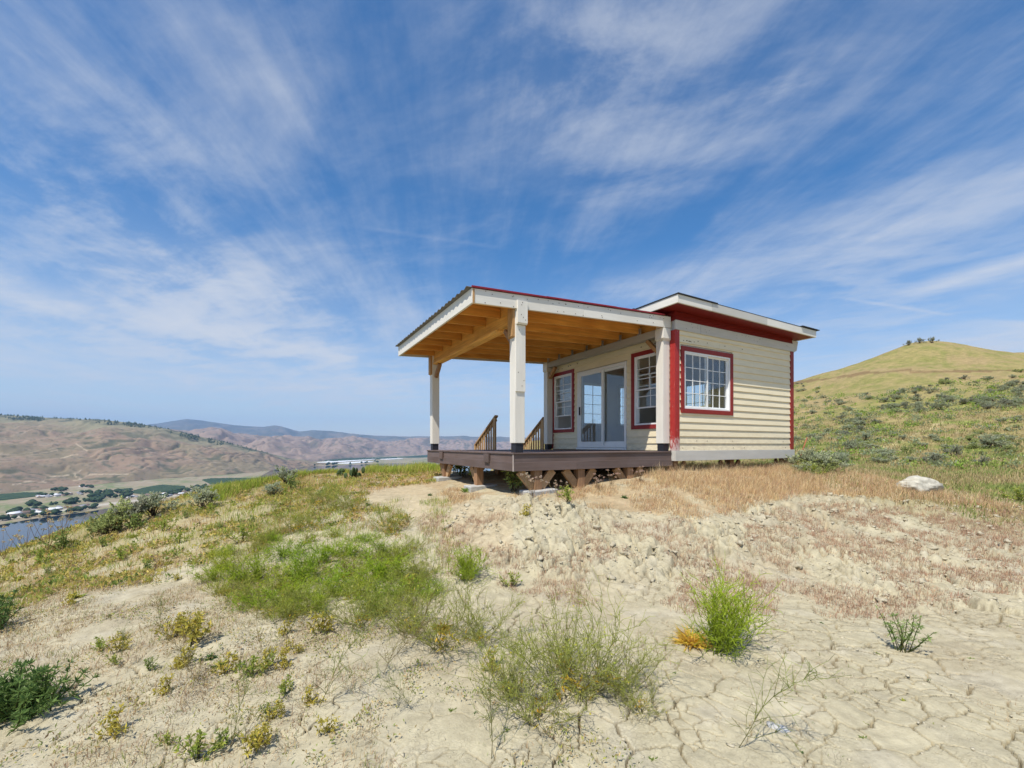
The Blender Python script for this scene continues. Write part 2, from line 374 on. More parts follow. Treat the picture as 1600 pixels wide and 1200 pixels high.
cp(1060, (2.2, -1.6), (4.0, -1.6), (5.0, -1.54), (5.6, -1.37), (6.1, -1.10), (6.6, -1.0), (7.6, -0.74), (8.7, -0.53), (11, -0.62), (16, -1.6), (30, -3), (60, -1), (120, 7), (190, 14), (300, 8))
cp(1250, (2.2, -1.6), (4.05, -1.61), (5.1, -1.57), (6.6, -1.33), (8.2, -0.98), (9.3, -0.76), (10.7, -0.54), (13, -0.75), (16, -1.0), (24, -1.15), (34, -0.7), (48, 1.15), (70, 4.8), (105, 11.9), (150, 22.2), (200, 24), (300, 16))
cp(1340, (100, 15.5), (150, 27.5), (200, 28))
cp(1430, (2.2, -1.6), (4.75, -1.6), (6.2, -1.52), (7.8, -1.22), (8.8, -0.99), (10, -0.93), (16, -1.07), (24, -0.7), (32, 0.26), (45, 2.74), (70, 9), (100, 18), (128, 29.5), (140, 33.8), (152, 34.5), (200, 30), (300, 18))
cp(1520, (120, 26.5), (140, 32.3), (165, 33), (200, 28))
cp(1600, (2.2, -1.6), (4.5, -1.6), (6.5, -1.5), (8.5, -1.22), (11, -1.23), (17, -1.27), (24, -0.9), (31, 0.26), (43, 2.9), (65, 8.4), (95, 16.5), (120, 24.2), (140, 30.2), (165, 32.5), (200, 30), (300, 18))
cp(640, (2.2, -1.6), (4.9, -1.52), (6.0, -1.32), (7.2, -1.1), (8.6, -1.0), (10.5, -0.88), (13, -0.78), (16, -0.8), (18, -1.2), (22, -2.6), (40, -12), (100, -40), (200, -85), (400, -185))
cp(560, (5.2, -1.52), (6.3, -1.33), (7.8, -1.10), (9, -0.97), (13, -0.87), (14.5, -0.93), (17, -1.6), (20, -2.7), (40, -14), (200, -95), (400, -200))
cp(480, (2.2, -1.6), (3.45, -1.58), (5.1, -1.57), (6.1, -1.42), (7.8, -1.22), (10.5, -1.02), (12.5, -0.875), (15, -1.7), (18, -3.0), (40, -15), (200, -100), (400, -210))
cp(330, (2.2, -1.61), (3.5, -1.6), (5.3, -1.61), (6.5, -1.50), (8.4, -1.30), (10.2, -1.11), (12, -1.7), (14, -2.7), (30, -11.5), (200, -105), (400, -215))
cp(150, (2.2, -1.61), (3.6, -1.65), (5.6, -1.72), (7.4, -1.70), (8.8, -1.58), (10.2, -2.2), (12, -3.4), (30, -14), (200, -110), (400, -220))
cp(0, (2.5, -1.63), (3.7, -1.69), (4.9, -1.85), (6.5, -1.98), (8, -2.07), (9.4, -2.9), (11, -4.0), (30, -16), (200, -112), (400, -225))
cp(-250, (2.2, -1.68), (4, -1.9), (6, -2.3), (9, -4), (30, -18), (200, -115), (400, -225))
cpol(-90, (1, -1.6), (4, -1.85), (8, -2.8), (15, -6.5), (40, -20), (120, -55), (500, -200))
cpol(70, (4, -1.6), (10, -1.4), (30, 0), (80, 10), (200, 30), (450, 30))
cpol(100, (4, -1.6), (10, -1.5), (30, -0.5), (80, 6), (200, 20), (450, 20))
for dg in (-180, -135, 140, 180): cpol(dg, (1, -1.6), (4, -1.65), (10, -1.8), (40, -4), (120, -14), (450, -60))
CT = np.array(CT)
def _feat(phi, D): return np.stack([phi*1.6, np.log(D+0.6)*1.35], -1)
_C = _feat(CT[:, 0], CT[:, 1]); _val = CT[:, 2]/(CT[:, 1]+2.0)
def _tps(r2): return 0.5*r2*np.log(r2+1e-12)
_n = len(_C); _K = _tps(((_C[:, None]-_C[None])**2).sum(-1)) + 2e-4*np.eye(_n)
_Pm = np.c_[np.ones(_n), _C]; _A = np.block([[_K, _Pm], [_Pm.T, np.zeros((3, 3))]])
_w = np.linalg.solve(_A, np.r_[_val, 0, 0, 0])
def base_z(X, Y):
    X = np.asarray(X, float); Y = np.asarray(Y, float); sh = X.shape; X = X.ravel(); Y = Y.ravel()
    D = np.hypot(X, Y); q = _feat(np.arctan2(X, Y), D); out = np.empty(len(X))
    for i in range(0, len(X), 60000):
        s = slice(i, i+60000)
        r2 = ((q[s, None, 0]-_C[None, :, 0])**2+(q[s, None, 1]-_C[None, :, 1])**2)
        out[s] = _tps(r2) @ _w[:_n] + _w[_n] + q[s] @ _w[_n+1:]
    return (out*(D+2.0)).reshape(sh)
def px_of(X, Y, z):
    Yc = np.maximum(Y, 0.05); return CX+F_PX*X/Yc, HOR-F_PX*z/Yc
def in_poly(x, y, poly):
    r = np.zeros(np.shape(x), bool); n = len(poly)
    for i in range(n):
        x0, y0 = poly[i]; x1, y1 = poly[(i+1) % n]
        c = ((y0 > y) != (y1 > y)) & (x < (x1-x0)*(y-y0)/((y1-y0) if y1 != y0 else 1e-9)+x0); r ^= c
    return r
# cabin frame
A0 = np.array([3.335, 8.7135])
def uv(u, v): return A0+u*UX+v*VX
def to_uv(X, Y): dx = X-A0[0]; dy = Y-A0[1]; return dx*UX[0]+dy*UX[1], dx*VX[0]+dy*VX[1]
BANK = [(690, 800), (770, 775), (860, 790), (1000, 800), (1090, 808), (1180, 788), (1260, 768), (1400, 775), (1600, 795), (1600, 960), (1350, 950), (1150, 930), (1000, 925), (850, 905), (740, 870), (690, 840)]
def masks(X, Y, zb):
    x, y = px_of(X, Y, zb)
    front = Y > 0.3
    bank = in_poly(x+18*fbm(X*1.5, Y*1.5, 3), y+14*fbm(X*1.7+5, Y*1.7, 3), BANK) & front
    return x, y, bank
CRACK = {}
def detail(X, Y, zb, D):
    """small relief in metres: swells, clods on the cut bank, mud cracks on the flat"""
    d = 0.05*fbm(X*0.9, Y*0.9, 4)*sstep(0.5, 4, D) + 0.02*fbm(X*4, Y*4, 3)
    d = d + sstep(14, 40, D)*0.45*fbm(X*0.12, Y*0.12, 5) + sstep(60, 140, D)*1.0*fbm(X*0.03, Y*0.03, 3)
    near = D < 13
    if near.any():
        x, y, bank = masks(X[near], Y[near], zb[near]); Xn, Yn = X[near], Y[near]
        bk = bank.astype(float)
        wx = Xn+0.10*fbm(Xn*5, Yn*5, 2); wy = Yn+0.10*fbm(Xn*5+31, Yn*5, 2)
        F1, E1 = voro(wx*6.0, wy*6.0, 1); F2, E2 = voro(wx*14, wy*14, 2)
        lump = np.clip(0.55-F1, -0.2, 0.27)*0.15*(0.4+sstep(-0.15, 0.35, fbm(Xn*1.8, Yn*1.8, 3))) + np.clip(0.5-F2, -0.2, 0.25)*0.06
        lump = lump - 0.065*(1-sstep(0.0, 0.08, E1))*sstep(-0.2, 0.2, fbm(Xn*2.2, Yn*2.2, 2)) + 0.05*np.abs(fbm(Xn*3.1, Yn*3.1, 3))
        F3, E3 = voro(wx*2.3+4, wy*2.3, 6); rug = sstep(-0.30, 0.35, fbm(Xn*0.8+20, Yn*0.8, 3)); lump = lump*(0.35+0.9*rug)+rug*(np.clip(0.6-F3, -0.2, 0.22)*0.16-0.10*(1-sstep(0.0, 0.07, E3)))
        # mud cracks
        wx2 = Xn+0.07*fbm(Xn*4+7, Yn*4, 3)+0.012*fbm(Xn*22, Yn*22, 2); wy2 = Yn+0.07*fbm(Xn*4, Yn*4+9, 3)+0.012*fbm(Xn*22+3, Yn*22, 2)
        _, C1 = voro(wx2*4.4, wy2*4.4, 3); _, C2 = voro(wx2*8.5+3, wy2*8.5, 4)
        rt = 0.26*sstep(-0.8, 1.2, Xn)-0.20; k1 = sstep(-0.25, 0.25, fbm(Xn*0.9+2, Yn*0.9, 3)+rt); k2 = sstep(-0.05, 0.3, fbm(Xn*1.6+9, Yn*1.6, 3)+rt*0.6)
        w1 = 0.0024+0.0030*k1
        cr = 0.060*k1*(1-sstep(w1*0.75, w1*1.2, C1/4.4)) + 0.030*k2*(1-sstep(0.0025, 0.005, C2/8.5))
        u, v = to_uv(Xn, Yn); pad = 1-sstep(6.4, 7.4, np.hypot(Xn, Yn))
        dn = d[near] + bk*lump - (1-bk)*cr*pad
        CRACK['m'] = np.zeros(len(d)); CRACK['m'][near] = np.clip((1-bk)*cr*pad/0.03, 0, 1)+bk*0.8*(1-sstep(0.0, 0.07, E1))*sstep(-0.2, 0.2, fbm(Xn*2.2, Yn*2.2, 2))  # mask for the shade painted into cracks and crevices
        d[near] = dn
    return d
def ground_z(X, Y):
    X = np.atleast_1d(np.asarray(X, float)); Y = np.atleast_1d(np.asarray(Y, float))
    zb = base_z(X, Y); return zb+detail(X, Y, zb, np.hypot(X, Y))
_DS = np.exp(np.linspace(math.log(1.2), math.log(420), 900))
def at(x, y, off=0.0):
    """where the sight line of photo pixel (x, y) meets the ground"""
    a = (x-CX)/F_PX; Y = _DS/math.hypot(a, 1); X = a*Y; z = base_z(X, Y)
    g = z+(y-HOR)/F_PX*Y >= 0; i = int(np.argmax(g)) if g.any() else len(_DS)-1
    if i > 0 and g[i]:
        f0 = z[i-1]+(y-HOR)/F_PX*Y[i-1]; f1 = z[i]+(y-HOR)/F_PX*Y[i]; t = -f0/(f1-f0) if f1 != f0 else 0
        X0 = X[i-1]+t*(X[i]-X[i-1]); Y0 = Y[i-1]+t*(Y[i]-Y[i-1])
    else: X0, Y0 = X[i], Y[i]
    return np.array([X0, Y0, ground_z(X0, Y0)[0]+off])

# ground sheet, finer near the spot where one stands
d_ = np.exp(np.linspace(math.log(0.35), math.log(520), 6000))
den = np.where(d_ < 1.8, 6/d_, 430/d_**2*(1+1.3*sstep(3.9, 4.6, d_)*(1-sstep(7.5, 9.5, d_)))+36/d_)
den = np.where((d_ > 1.95) & (d_ < 4.3), np.maximum(den, 165), np.where((d_ >= 4.3) & (d_ < 7.4), np.maximum(den, 62), den))
cum = np.concatenate([[0], np.cumsum((den[1:]+den[:-1])/2*np.diff(d_))]); NR = int(cum[-1])
RR = np.interp(np.linspace(0, cum[-1], NR), cum, d_)
PH = np.radians(np.concatenate([np.arange(-180, -55, 4.0), np.arange(-55, 55, 0.142), np.arange(55, 180, 4.0)])); NC = len(PH)
GX = RR[:, None]*np.sin(PH)[None]; GY = RR[:, None]*np.cos(PH)[None]
ZB = base_z(GX, GY); DD = np.hypot(GX, GY)
GZ = ZB+detail(GX.ravel(), GY.ravel(), ZB.ravel(), DD.ravel()).reshape(ZB.shape)
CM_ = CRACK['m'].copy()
def ground_col(X, Y, zb, D):
    x, y, bank = masks(X, Y, zb)
    n1 = fbm(X*0.7, Y*0.7, 4); n2 = fbm(X*2.6+4, Y*2.6, 4); n3 = fbm(X*0.06, Y*0.06, 5); n4 = fbm(X*0.25+8, Y*0.25, 5); n5 = fbm(X*0.9+8, Y*0.9, 3)
    def mixc(c, k, w): return c*(1-w[:, None])+np.array(k)*w[:, None]
    c = np.tile(np.array([0.455, 0.408, 0.280]), (len(X), 1))
    c = mixc(c, (0.39, 0.33, 0.225), sstep(-0.1, 0.4, n1)*0.6)
    c = mixc(c, (0.48, 0.44, 0.34), sstep(0.0, 0.5, n2)*0.5)
    pad = in_poly(x+25*n1, y+8*n2, [(690, 790), (760, 772), (900, 785), (1000, 800), (1090, 812), (1170, 790), (1260, 768), (1600, 792), (1600, 700), (560, 700), (480, 735), (500, 765), (640, 775)]) & (Y > 0.5) & (D < 30)
    c = mixc(c, (0.40, 0.285, 0.155), pad*0.62*sstep(-0.45, 0.1, n2+n1*0.5))
    dirt = in_poly(x+12*n1, y+5*n2, [(560, 778), (600, 762), (660, 757), (690, 768), (760, 790), (800, 800), (800, 870), (700, 850), (640, 800)])
    c = mixc(c, (0.46, 0.385, 0.255), dirt*0.8)
    left = in_poly(x+25*n1, y+22*n2, [(-200, 840), (150, 800), (330, 760), (480, 735), (560, 735), (560, 765), (470, 800), (420, 850), (300, 880), (120, 905), (-200, 960)]) & (Y > 0.5)
    c = mixc(c, (0.34, 0.28, 0.13), left*0.7*sstep(-0.5, 0.2, n2))
    # beyond the pad: grassy hill
    hill = sstep(9.5, 13, D)*(Y > -30)*(1-pad.astype(float)*(D < 14))
    h = np.tile(np.array([0.325, 0.26, 0.11]), (len(X), 1))
    h = mixc(h, (0.205, 0.21, 0.06), sstep(-0.25, 0.3, n4)*0.8)
    h = mixc(h, (0.35, 0.255, 0.13), sstep(-0.1, 0.35, n3+0.4*n5)*0.8)
    h = mixc(h, (0.19, 0.27, 0.045), sstep(0.02, 0.28, n4*0.8+0.5*n5-0.1)*0.7*(1-sstep(70, 100, D)))
    h = mixc(h, (0.42, 0.33, 0.19), sstep(0.25, 0.5, fbm(X*0.14+40, Y*0.14, 4))*0.6*(1-sstep(50, 80, D)))
    # graded track contouring below the summit, and a pale bare scar
    trk = np.interp(x, [1230, 1300, 1360, 1410, 1480, 1600], [600, 590, 582, 580, 582, 579])
    c_tr = (np.abs(y-trk-2*n4) < 2.0) & (D > 60) & (D < 170)
    h = mixc(h, (0.20, 0.13, 0.065), c_tr*0.8)
    t2 = np.interp(x, [1320, 1360, 1420, 1460, 1490], [712, 702, 684, 665, 652])
    h = mixc(h, (0.47, 0.38, 0.20), np.exp(-((y-t2)/3.0)**2)*((x > 1330) & (x < 1500) & (D > 18) & (D < 60))*0.8)
    c = c*(1-hill[:, None])+h*hill[:, None]
    drop = (np.arctan2(X, Y) < math.radians(-5))*sstep(11, 20, D)
    c = mixc(c, (0.24, 0.22, 0.07), drop*0.8)
    return c
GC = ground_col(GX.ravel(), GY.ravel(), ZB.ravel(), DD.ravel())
GC = GC*(1-0.85*CM_[:, None])+np.array([0.12, 0.095, 0.06])*0.85*CM_[:, None]      # shade painted dark into the mud cracks and bank crevices
idx = np.arange(NR*NC).reshape(NR, NC)
q_ = np.stack([idx[:-1, :-1], idx[1:, :-1], idx[1:, 1:], idx[:-1, 1:]], -1).reshape(-1, 4)
q2 = np.stack([idx[:-1, -1], idx[1:, -1], idx[1:, 0], idx[:-1, 0]], -1).reshape(-1, 4)
GV = np.stack([GX.ravel(), GY.ravel(), GZ.ravel()], -1); GV = np.vstack([GV, [[0, 0, -1.6]]])
t_ = np.stack([idx[0, :], np.roll(idx[0, :], -1), np.full(NC, NR*NC)], -1)
m, T, b, out = new_mat('dry_clay_ground')
pos = T.n('ShaderNodeNewGeometry').outputs['Position']
at_ = T.n('ShaderNodeAttribute'); at_.attribute_name = 'Col'
f1 = T.noise(pos, 9, 8, 0.68); f2 = T.noise(pos, 70, 5, 0.65); f3 = T.noise(pos, 0.9, 8, 0.72)
c1 = T.mix(T.mapr(f1, 0.32, 0.68), T.mix(1.0, at_.outputs['Color'], (0.80, 0.78, 0.75), 'MULTIPLY'), T.mix(1.0, at_.outputs['Color'], (1.14, 1.13, 1.10), 'MULTIPLY'))
c1 = T.mix(T.mapr(f2, 0.55, 0.72, 0, 0.35), c1, (0.30, 0.24, 0.16)); c1 = T.mix(T.mapr(f2, 0.42, 0.30, 0, 0.4), c1, (0.58, 0.52, 0.40))
far = T.mapr(T.vmath('LENGTH', pos), 12, 22, 0, 1)
f4 = T.noise(pos, 3.5, 5, 0.7); hn = T.mapr(T.math('ADD', T.math('MULTIPLY', f3, 0.6), T.math('MULTIPLY', f4, 0.4)), 0.38, 0.62); hc = T.mix(hn, T.mix(1.0, at_.outputs['Color'], (0.62, 0.66, 0.62), 'MULTIPLY'), T.mix(1.0, at_.outputs['Color'], (1.22, 1.2, 1.2), 'MULTIPLY'))
c1 = T.mix(far, c1, hc)
T.put(b.inputs['Base Color'], c1); b.inputs['Roughness'].default_value = 0.95; b.inputs['Specular IOR Level'].default_value = 0.1
vo = T.n('ShaderNodeTexVoronoi'); vo.feature = 'DISTANCE_TO_EDGE'; vo.inputs['Scale'].default_value = 13
wq = T.n('ShaderNodeTexNoise'); wq.inputs['Scale'].default_value = 6; T.l(pos, wq.inputs['Vector'])
T.l(T.vmath('ADD', pos, T.vmath('SCALE', wq.outputs['Color'])), vo.inputs['Vector'])
crk = T.mapr(vo.outputs['Distance'], 0.0, 0.035, 0.0, 1.0)
crk = T.math('MAXIMUM', crk, T.mapr(T.noise(pos, 2.3, 3, 0.6), 0.44, 0.60, 1.0, 0.0))
hgt = T.math('ADD', T.math('MULTIPLY', f1, 0.55), T.math('ADD', T.math('MULTIPLY', f2, 0.35), T.math('MULTIPLY', crk, T.mapr(far, 0.0, 0.3, 0.45, 0.0))))
T.l(T.bump(hgt, 0.6, 0.022), b.inputs['Normal'])
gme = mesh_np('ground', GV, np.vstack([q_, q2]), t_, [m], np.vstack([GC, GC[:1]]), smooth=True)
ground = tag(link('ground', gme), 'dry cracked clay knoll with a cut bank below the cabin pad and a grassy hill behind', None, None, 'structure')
print('ground', NR, NC)

# ------------------------------------------------------------------ far country: river, valley floor, hills
ZF, ZW = -248.0, -250.0
def strip(name, xs, base_y, ridge_y, base_Y, ridge_Y, nx, nt_, amp, nscale, colf, label, seed=0, prof=0.85, back=1.25, minus=-270):
    """range of hills from its foot to its crest and down behind it; crest and foot read from the photograph"""
    x = np.linspace(xs[0], xs[-1], nx); by = np.interp(x, xs, base_y); ry = np.interp(x, xs, ridge_y)
    bY = np.interp(x, xs, base_Y); rY = np.interp(x, xs, ridge_Y); a = (x-CX)/F_PX
    bz = -(by-HOR)/F_PX*bY; rz = -(ry-HOR)/F_PX*rY
    t = np.concatenate([np.linspace(0, 1, nt_), 1+np.linspace(0, 1, 24)[1:]])
    tt = np.clip(t, 0, 1)[:, None]; tb = np.clip(t-1, 0, 1)[:, None]
    Y = bY+(rY-bY)*tt+(rY*back-rY)*tb; X = a*Y
    Z = bz+(rz-bz)*tt**prof; Z = Z*(1-tb)+minus*tb
    X0, Y0 = X/nscale, Y/nscale
    rid = 1-np.abs(fbm(X0*1.0+seed, Y0*0.55+seed*2, 2))*2.2; fine = fbm(X0*3.1+seed, Y0*2.4, 5)
    win = np.sin(np.clip(tt, 0, 1)*PI)**0.7*(tb <= 0)
    gl = np.minimum(np.abs(fbm(X0*2.0+fine*0.25+seed, Y0*0.62+seed, 3)), np.abs(fbm(X0*3.4+fine*0.3+seed+9, Y0*1.3, 3))*1.3); GUL = 1-sstep(0.0, 0.16, gl)
    Zd = amp*(rid-0.45)*win + amp*0.55*fine*np.clip(win*1.4+0.10, 0, 1) + amp*0.05*fbm(X0*9, Y0*9, 3)
    Z = Z+Zd-amp*0.24*GUL*win
    rid = rid*0+GUL*sstep(-0.35, 0.2, fbm(X0*4+3, Y0*3, 3))
    ii = np.arange(len(t)*nx).reshape(len(t), nx)
    qs = np.stack([ii[:-1, :-1], ii[:-1, 1:], ii[1:, 1:], ii[1:, :-1]], -1).reshape(-1, 4)
    cc = colf(X.ravel(), Y.ravel(), Z.ravel(), np.broadcast_to(tt, X.shape).ravel(), (rid+0*X).ravel(), np.broadcast_to(x, X.shape).ravel())
    o = link(name, mesh_np(name, np.stack([X.ravel(), Y.ravel(), Z.ravel()], -1), qs, None, [M['far']], cc, smooth=True))
    return tag(o, label, None, None, 'structure'), (X, Y, Z)
def lerp(c, k, w): return c*(1-w[:, None])+np.array(k)*w[:, None]
ROADS = [[(118, 693), (126, 698), (137, 705)], [(95, 716), (110, 712), (122, 710)], [(126, 735), (116, 741), (120, 745), (127, 749), (114, 751)],
         [(70, 746), (100, 743), (116, 741)], [(20, 758), (45, 752), (72, 754)], [(140, 742), (160, 741), (200, 741)]]
def col_hill1(X, Y, Z, t, rid, x):
    s = 1/900.
    c = np.tile(np.array([0.275, 0.192, 0.125]), (len(X), 1)); n3 = fbm(X*s*28, Y*s*22, 3)
    n = fbm(X*s*2, Y*s*2, 5); n2 = fbm(X*s*9, Y*s*9, 4)
    c = lerp(c, (0.215, 0.178, 0.10), sstep(-0.2, 0.35, n)*0.8); c = lerp(c, (0.325, 0.25, 0.17), sstep(0.0, 0.4, n2)*0.5); c = lerp(c, (0.12, 0.11, 0.065), sstep(0.16, 0.36, n3+0.25*n2)*0.7); c = lerp(c, (0.085, 0.095, 0.05), sstep(0.45, 0.95, rid)*0.75*sstep(1.0, 0.55, t)); c = lerp(c, (0.07, 0.065, 0.055), sstep(418, 436, x)*sstep(478, 455, x)*sstep(-0.1, 0.2, n2)*0.75)
    c = lerp(c, (0.24, 0.225, 0.13), sstep(0.62, 0.92, t+0.12*n)*0.75)
    c = lerp(c, (0.075, 0.085, 0.05), sstep(0.86, 0.98, t+0.10*n2)*sstep(-0.15, 0.15, n2+0.25*n)*0.85)
    c = lerp(c, (0.12, 0.12, 0.075), sstep(0.30, 0.5, n2-0.25*n)*0.6)
    yp = HOR-F_PX*Z/Y+1.5*fbm(x/9, x*0+2, 3); x = x+2.5*fbm(yp/5, yp*0+4, 2)
    for poly in ROADS:
        for (x0, y0), (x1, y1) in zip(poly[:-1], poly[1:]):
            L2 = (x1-x0)**2+(y1-y0)**2; k = np.clip(((x-x0)*(x1-x0)+(yp-y0)*(y1-y0))/L2, 0, 1)
            dd = np.hypot(x-x0-k*(x1-x0), (yp-y0-k*(y1-y0))*1.3); c = lerp(c, (0.62, 0.50, 0.34), np.exp(-(dd/0.8)**2)*0.6)
    return c
xs1 = [-500, -150, 0, 100, 160, 210, 250, 300, 350, 400, 450, 490, 530]
by1 = [800, 782, 772, 761, 756, 752, 748, 745, 742, 738, 733, 728, 724]
ry1 = [640, 643, 648, 654, 656, 661, 668, 679, 690, 703, 716, 724, 723]
strip('brown_hillside', xs1, by1, ry1, [248*F_PX/(y-HOR) for y in by1], [4600, 4600, 4600, 4500, 4400, 4400, 4500, 4600, 4800, 5000, 5200, 5500, 6100],
      560, 170, 80, 900, col_hill1, 'broad brown hillside rising beyond the river with dark trees along its crest', 3, 0.9)
def col_mid(X, Y, Z, t, rid, x):
    s = 1/1500.
    c = np.tile(np.array([0.30, 0.22, 0.165]), (len(X), 1)); n = fbm(X*s*3, Y*s*3, 5); n2 = fbm(X*s*12, Y*s*12, 4)
    c = lerp(c, (0.27, 0.20, 0.15), sstep(-0.1, 0.4, n)*0.8); c = lerp(c, (0.47, 0.36, 0.28), sstep(0.15, 0.5, n2)*0.7)
    return lerp(c, (0.10, 0.10, 0.07), np.clip(sstep(0.12, 0.45, n2-n*0.6)*0.7+sstep(0.4, 0.95, rid)*0.65, 0, 1))
xs2 = [-100, 150, 250, 300, 330, 370, 410, 440, 470, 505, 540, 575, 605, 640, 668, 700, 760, 830, 900, 1000]
ry2 = [672, 668, 669, 674, 672, 678, 681, 686, 682, 687, 683, 684, 690, 687, 684, 687, 691, 690, 692, 694]
by2 = [735, 735, 734, 732, 731, 730, 728, 727, 724, 720, 717, 714.5, 713, 712, 711, 710, 709, 708, 708, 708]
strip('eroded_hills', xs2, by2, ry2, [248*F_PX/(y-HOR) for y in by2], [9500, 9500, 9500, 9600, 9700, 9900, 10200, 10500, 11000, 11500, 12000, 12500, 13000, 13500, 13500, 14000, 14000, 14000, 14000, 14000],
      480, 120, 230, 1500, col_mid, 'pinkish eroded hills in the middle distance up the valley', 8, 0.8, 1.15)
def col_blue(X, Y, Z, t, rid, x):
    s = 1/2500.
    c = np.tile(np.array([0.13, 0.13, 0.10]), (len(X), 1)); return lerp(c, (0.24, 0.20, 0.15), sstep(-0.1, 0.4, fbm(X*s*3, Y*s*3, 5))*0.7)
xs3 = [-100, 180, 245, 270, 292, 312, 340, 365, 390, 412, 430, 450, 468, 490, 520, 545, 580, 620, 660, 700, 760, 830, 900, 1000, 1100]
ry3 = [672, 668, 662, 658, 654.5, 656.5, 660.5, 664, 666, 667, 664.5, 669, 675, 672, 673.5, 677, 680.5, 682, 682, 681.5, 683, 684, 686, 688, 690]
strip('blue_mountains', xs3, [712]*25, ry3, [13500]*25, [19000]*25, 320, 40, 260, 2600, col_blue, 'blue forested mountains along the horizon', 21, 0.9, 1.2)
# valley floor: shelf beyond the river and the plain up the valley
fx = np.array([-700, -300, 0, 60, 100, 150, 220, 300, 360, 400, 430, 520, 600, 700, 1000])
fy = np.array([865, 842, 819, 809, 804, 797, 788, 778, 765, 748, 731, 727, 724, 722, 720])
nx = 300; x = np.linspace(-700, 1000, nx); y0 = np.interp(x, fx, fy)+1.2*fbm(x/30, x*0+3, 4); s0 = 248*F_PX/(y0-HOR)
tt = np.linspace(0, 1, 90)[:, None]; Yv = 1/((1/s0)*(1-tt)+(1/15000)*tt); Xv = (x-CX)/F_PX*Yv
Zv = ZF+2.0*fbm(Xv/160, Yv/160, 3)*np.clip(tt*12, 0, 1)-3.5*(tt == 0)
def floor_col(X, Y):
    n = fbm(X/260, Y/260, 4); n2 = fbm(X/70, Y/70, 3); c = np.tile(np.array([0.30, 0.245, 0.16]), (len(X), 1))
    c = lerp(c, (0.19, 0.20, 0.10), sstep(-0.05, 0.25, n)*0.7); c = lerp(c, (0.14, 0.19, 0.06), sstep(0.15, 0.35, n2+0.5*n)*0.8)
    c = lerp(c, (0.42, 0.36, 0.27), sstep(0.2, 0.4, fbm(X/110+9, Y/40, 3))*0.6)
    yp = HOR+F_PX*248/Y; xp = CX+F_PX*X/Y
    sh = yp-np.interp(xp, fx, fy); c = lerp(c, (0.52, 0.48, 0.40), np.exp(-((sh+7)/1.6)**2)*0.75*(xp < 300))     # road along the bank
    return c
ii = np.arange(90*nx).reshape(90, nx); qs = np.stack([ii[:-1, :-1], ii[:-1, 1:], ii[1:, 1:], ii[1:, :-1]], -1).reshape(-1, 4)
vf = link('valley_floor', mesh_np('valley_floor', np.stack([Xv.ravel(), Yv.ravel(), Zv.ravel()], -1), qs, None, [M['far']], floor_col(Xv.ravel(), Yv.ravel()), True))
tag(vf, 'flat valley floor with fields and roads along the far river bank', None, None, 'structure')
m, T, b, out = new_mat('river_water')
T.put(b.inputs['Base Color'], (0.014, 0.024, 0.04, 1)); b.inputs['Roughness'].default_value = 0.04; b.inputs['Specular IOR Level'].default_value = 0.5; b.inputs['IOR'].default_value = 1.33
T.l(T.bump(T.noise(T.n('ShaderNodeNewGeometry').outputs['Position'], 0.15, 4, 0.6), 0.02, 1.0), b.inputs['Normal'])
wv_ = [(-9000, 200, ZW), (12000, 200, ZW), (12000, 16000, ZW), (-18000, 16000, ZW)]
rv = link('river', mesh_np('river', wv_, [(0, 1, 2, 3)], None, [m])); tag(rv, 'calm blue river reflecting the brown hillside', None, None, 'structure')
# land under the near slope and out to the sides
def fpt(x, y, z=ZF): Y = -z*F_PX/(y-HOR); return np.array([(x-CX)/F_PX*Y, Y, z])

# orchards: blocks of tree rows, seen as one dark mass each
def orchard(poly, hgt, label, rows=24):
    P = [fpt(*p)[:2] for p in poly]; P = np.array(P); mn, mx_ = P.min(0), P.max(0)
    n = 60; gx, gy = np.meshgrid(np.linspace(mn[0], mx_[0], n*2), np.linspace(mn[1], mx_[1], n))
    ins = in_poly(gx, gy, [tuple(p) for p in P]); z = np.where(ins, ZF+hgt*(0.75+0.5*fbm(gx/14, gy/14, 2)), ZF-3)
    ii = np.arange(gx.size).reshape(gx.shape); qs = np.stack([ii[:-1, :-1], ii[:-1, 1:], ii[1:, 1:], ii[1:, :-1]], -1).reshape(-1, 4)
    cc = lerp(np.tile(np.array([0.035, 0.062, 0.030]), (gx.size, 1)), (0.055, 0.085, 0.035), sstep(-0.2, 0.4, fbm(gx.ravel()/30, gy.ravel()/30, 3)))
    tag(link('orchard', mesh_np('orchard', np.stack([gx.ravel(), gy.ravel(), z.ravel()], -1), qs, None, [M['far']], cc)), label, 'orchard', None, 'stuff')
orchard([(-40, 778), (0, 773), (40, 770), (68, 770), (66, 775), (30, 779), (0, 782), (-40, 785)], 5, 'long dark green orchard block at the far left of the valley')
orchard([(178, 766), (205, 763), (208, 765), (182, 768)], 5, 'thin dark orchard strip under the brown hillside')
orchard([(200, 770), (220, 764), (240, 760), (255, 758), (262, 759), (288, 760), (290, 764), (262, 768), (225, 773)], 6, 'dark green orchard below the middle of the brown hillside')
orchard([(316, 750), (330, 748), (370, 747.5), (400, 748), (395, 753), (330, 757)], 6, 'dark orchard just beyond the bright green grass of the skyline')
orchard([(620, 714.5), (668, 711.5), (720, 711), (720, 713), (640, 715.5)], 12, 'dark belt of trees far up the valley left of the porch')
orchard([(500, 719), (560, 716), (620, 714.5), (620, 716.2), (520, 721.5)], 12, 'hazy tree belt behind the white greenhouse roofs')

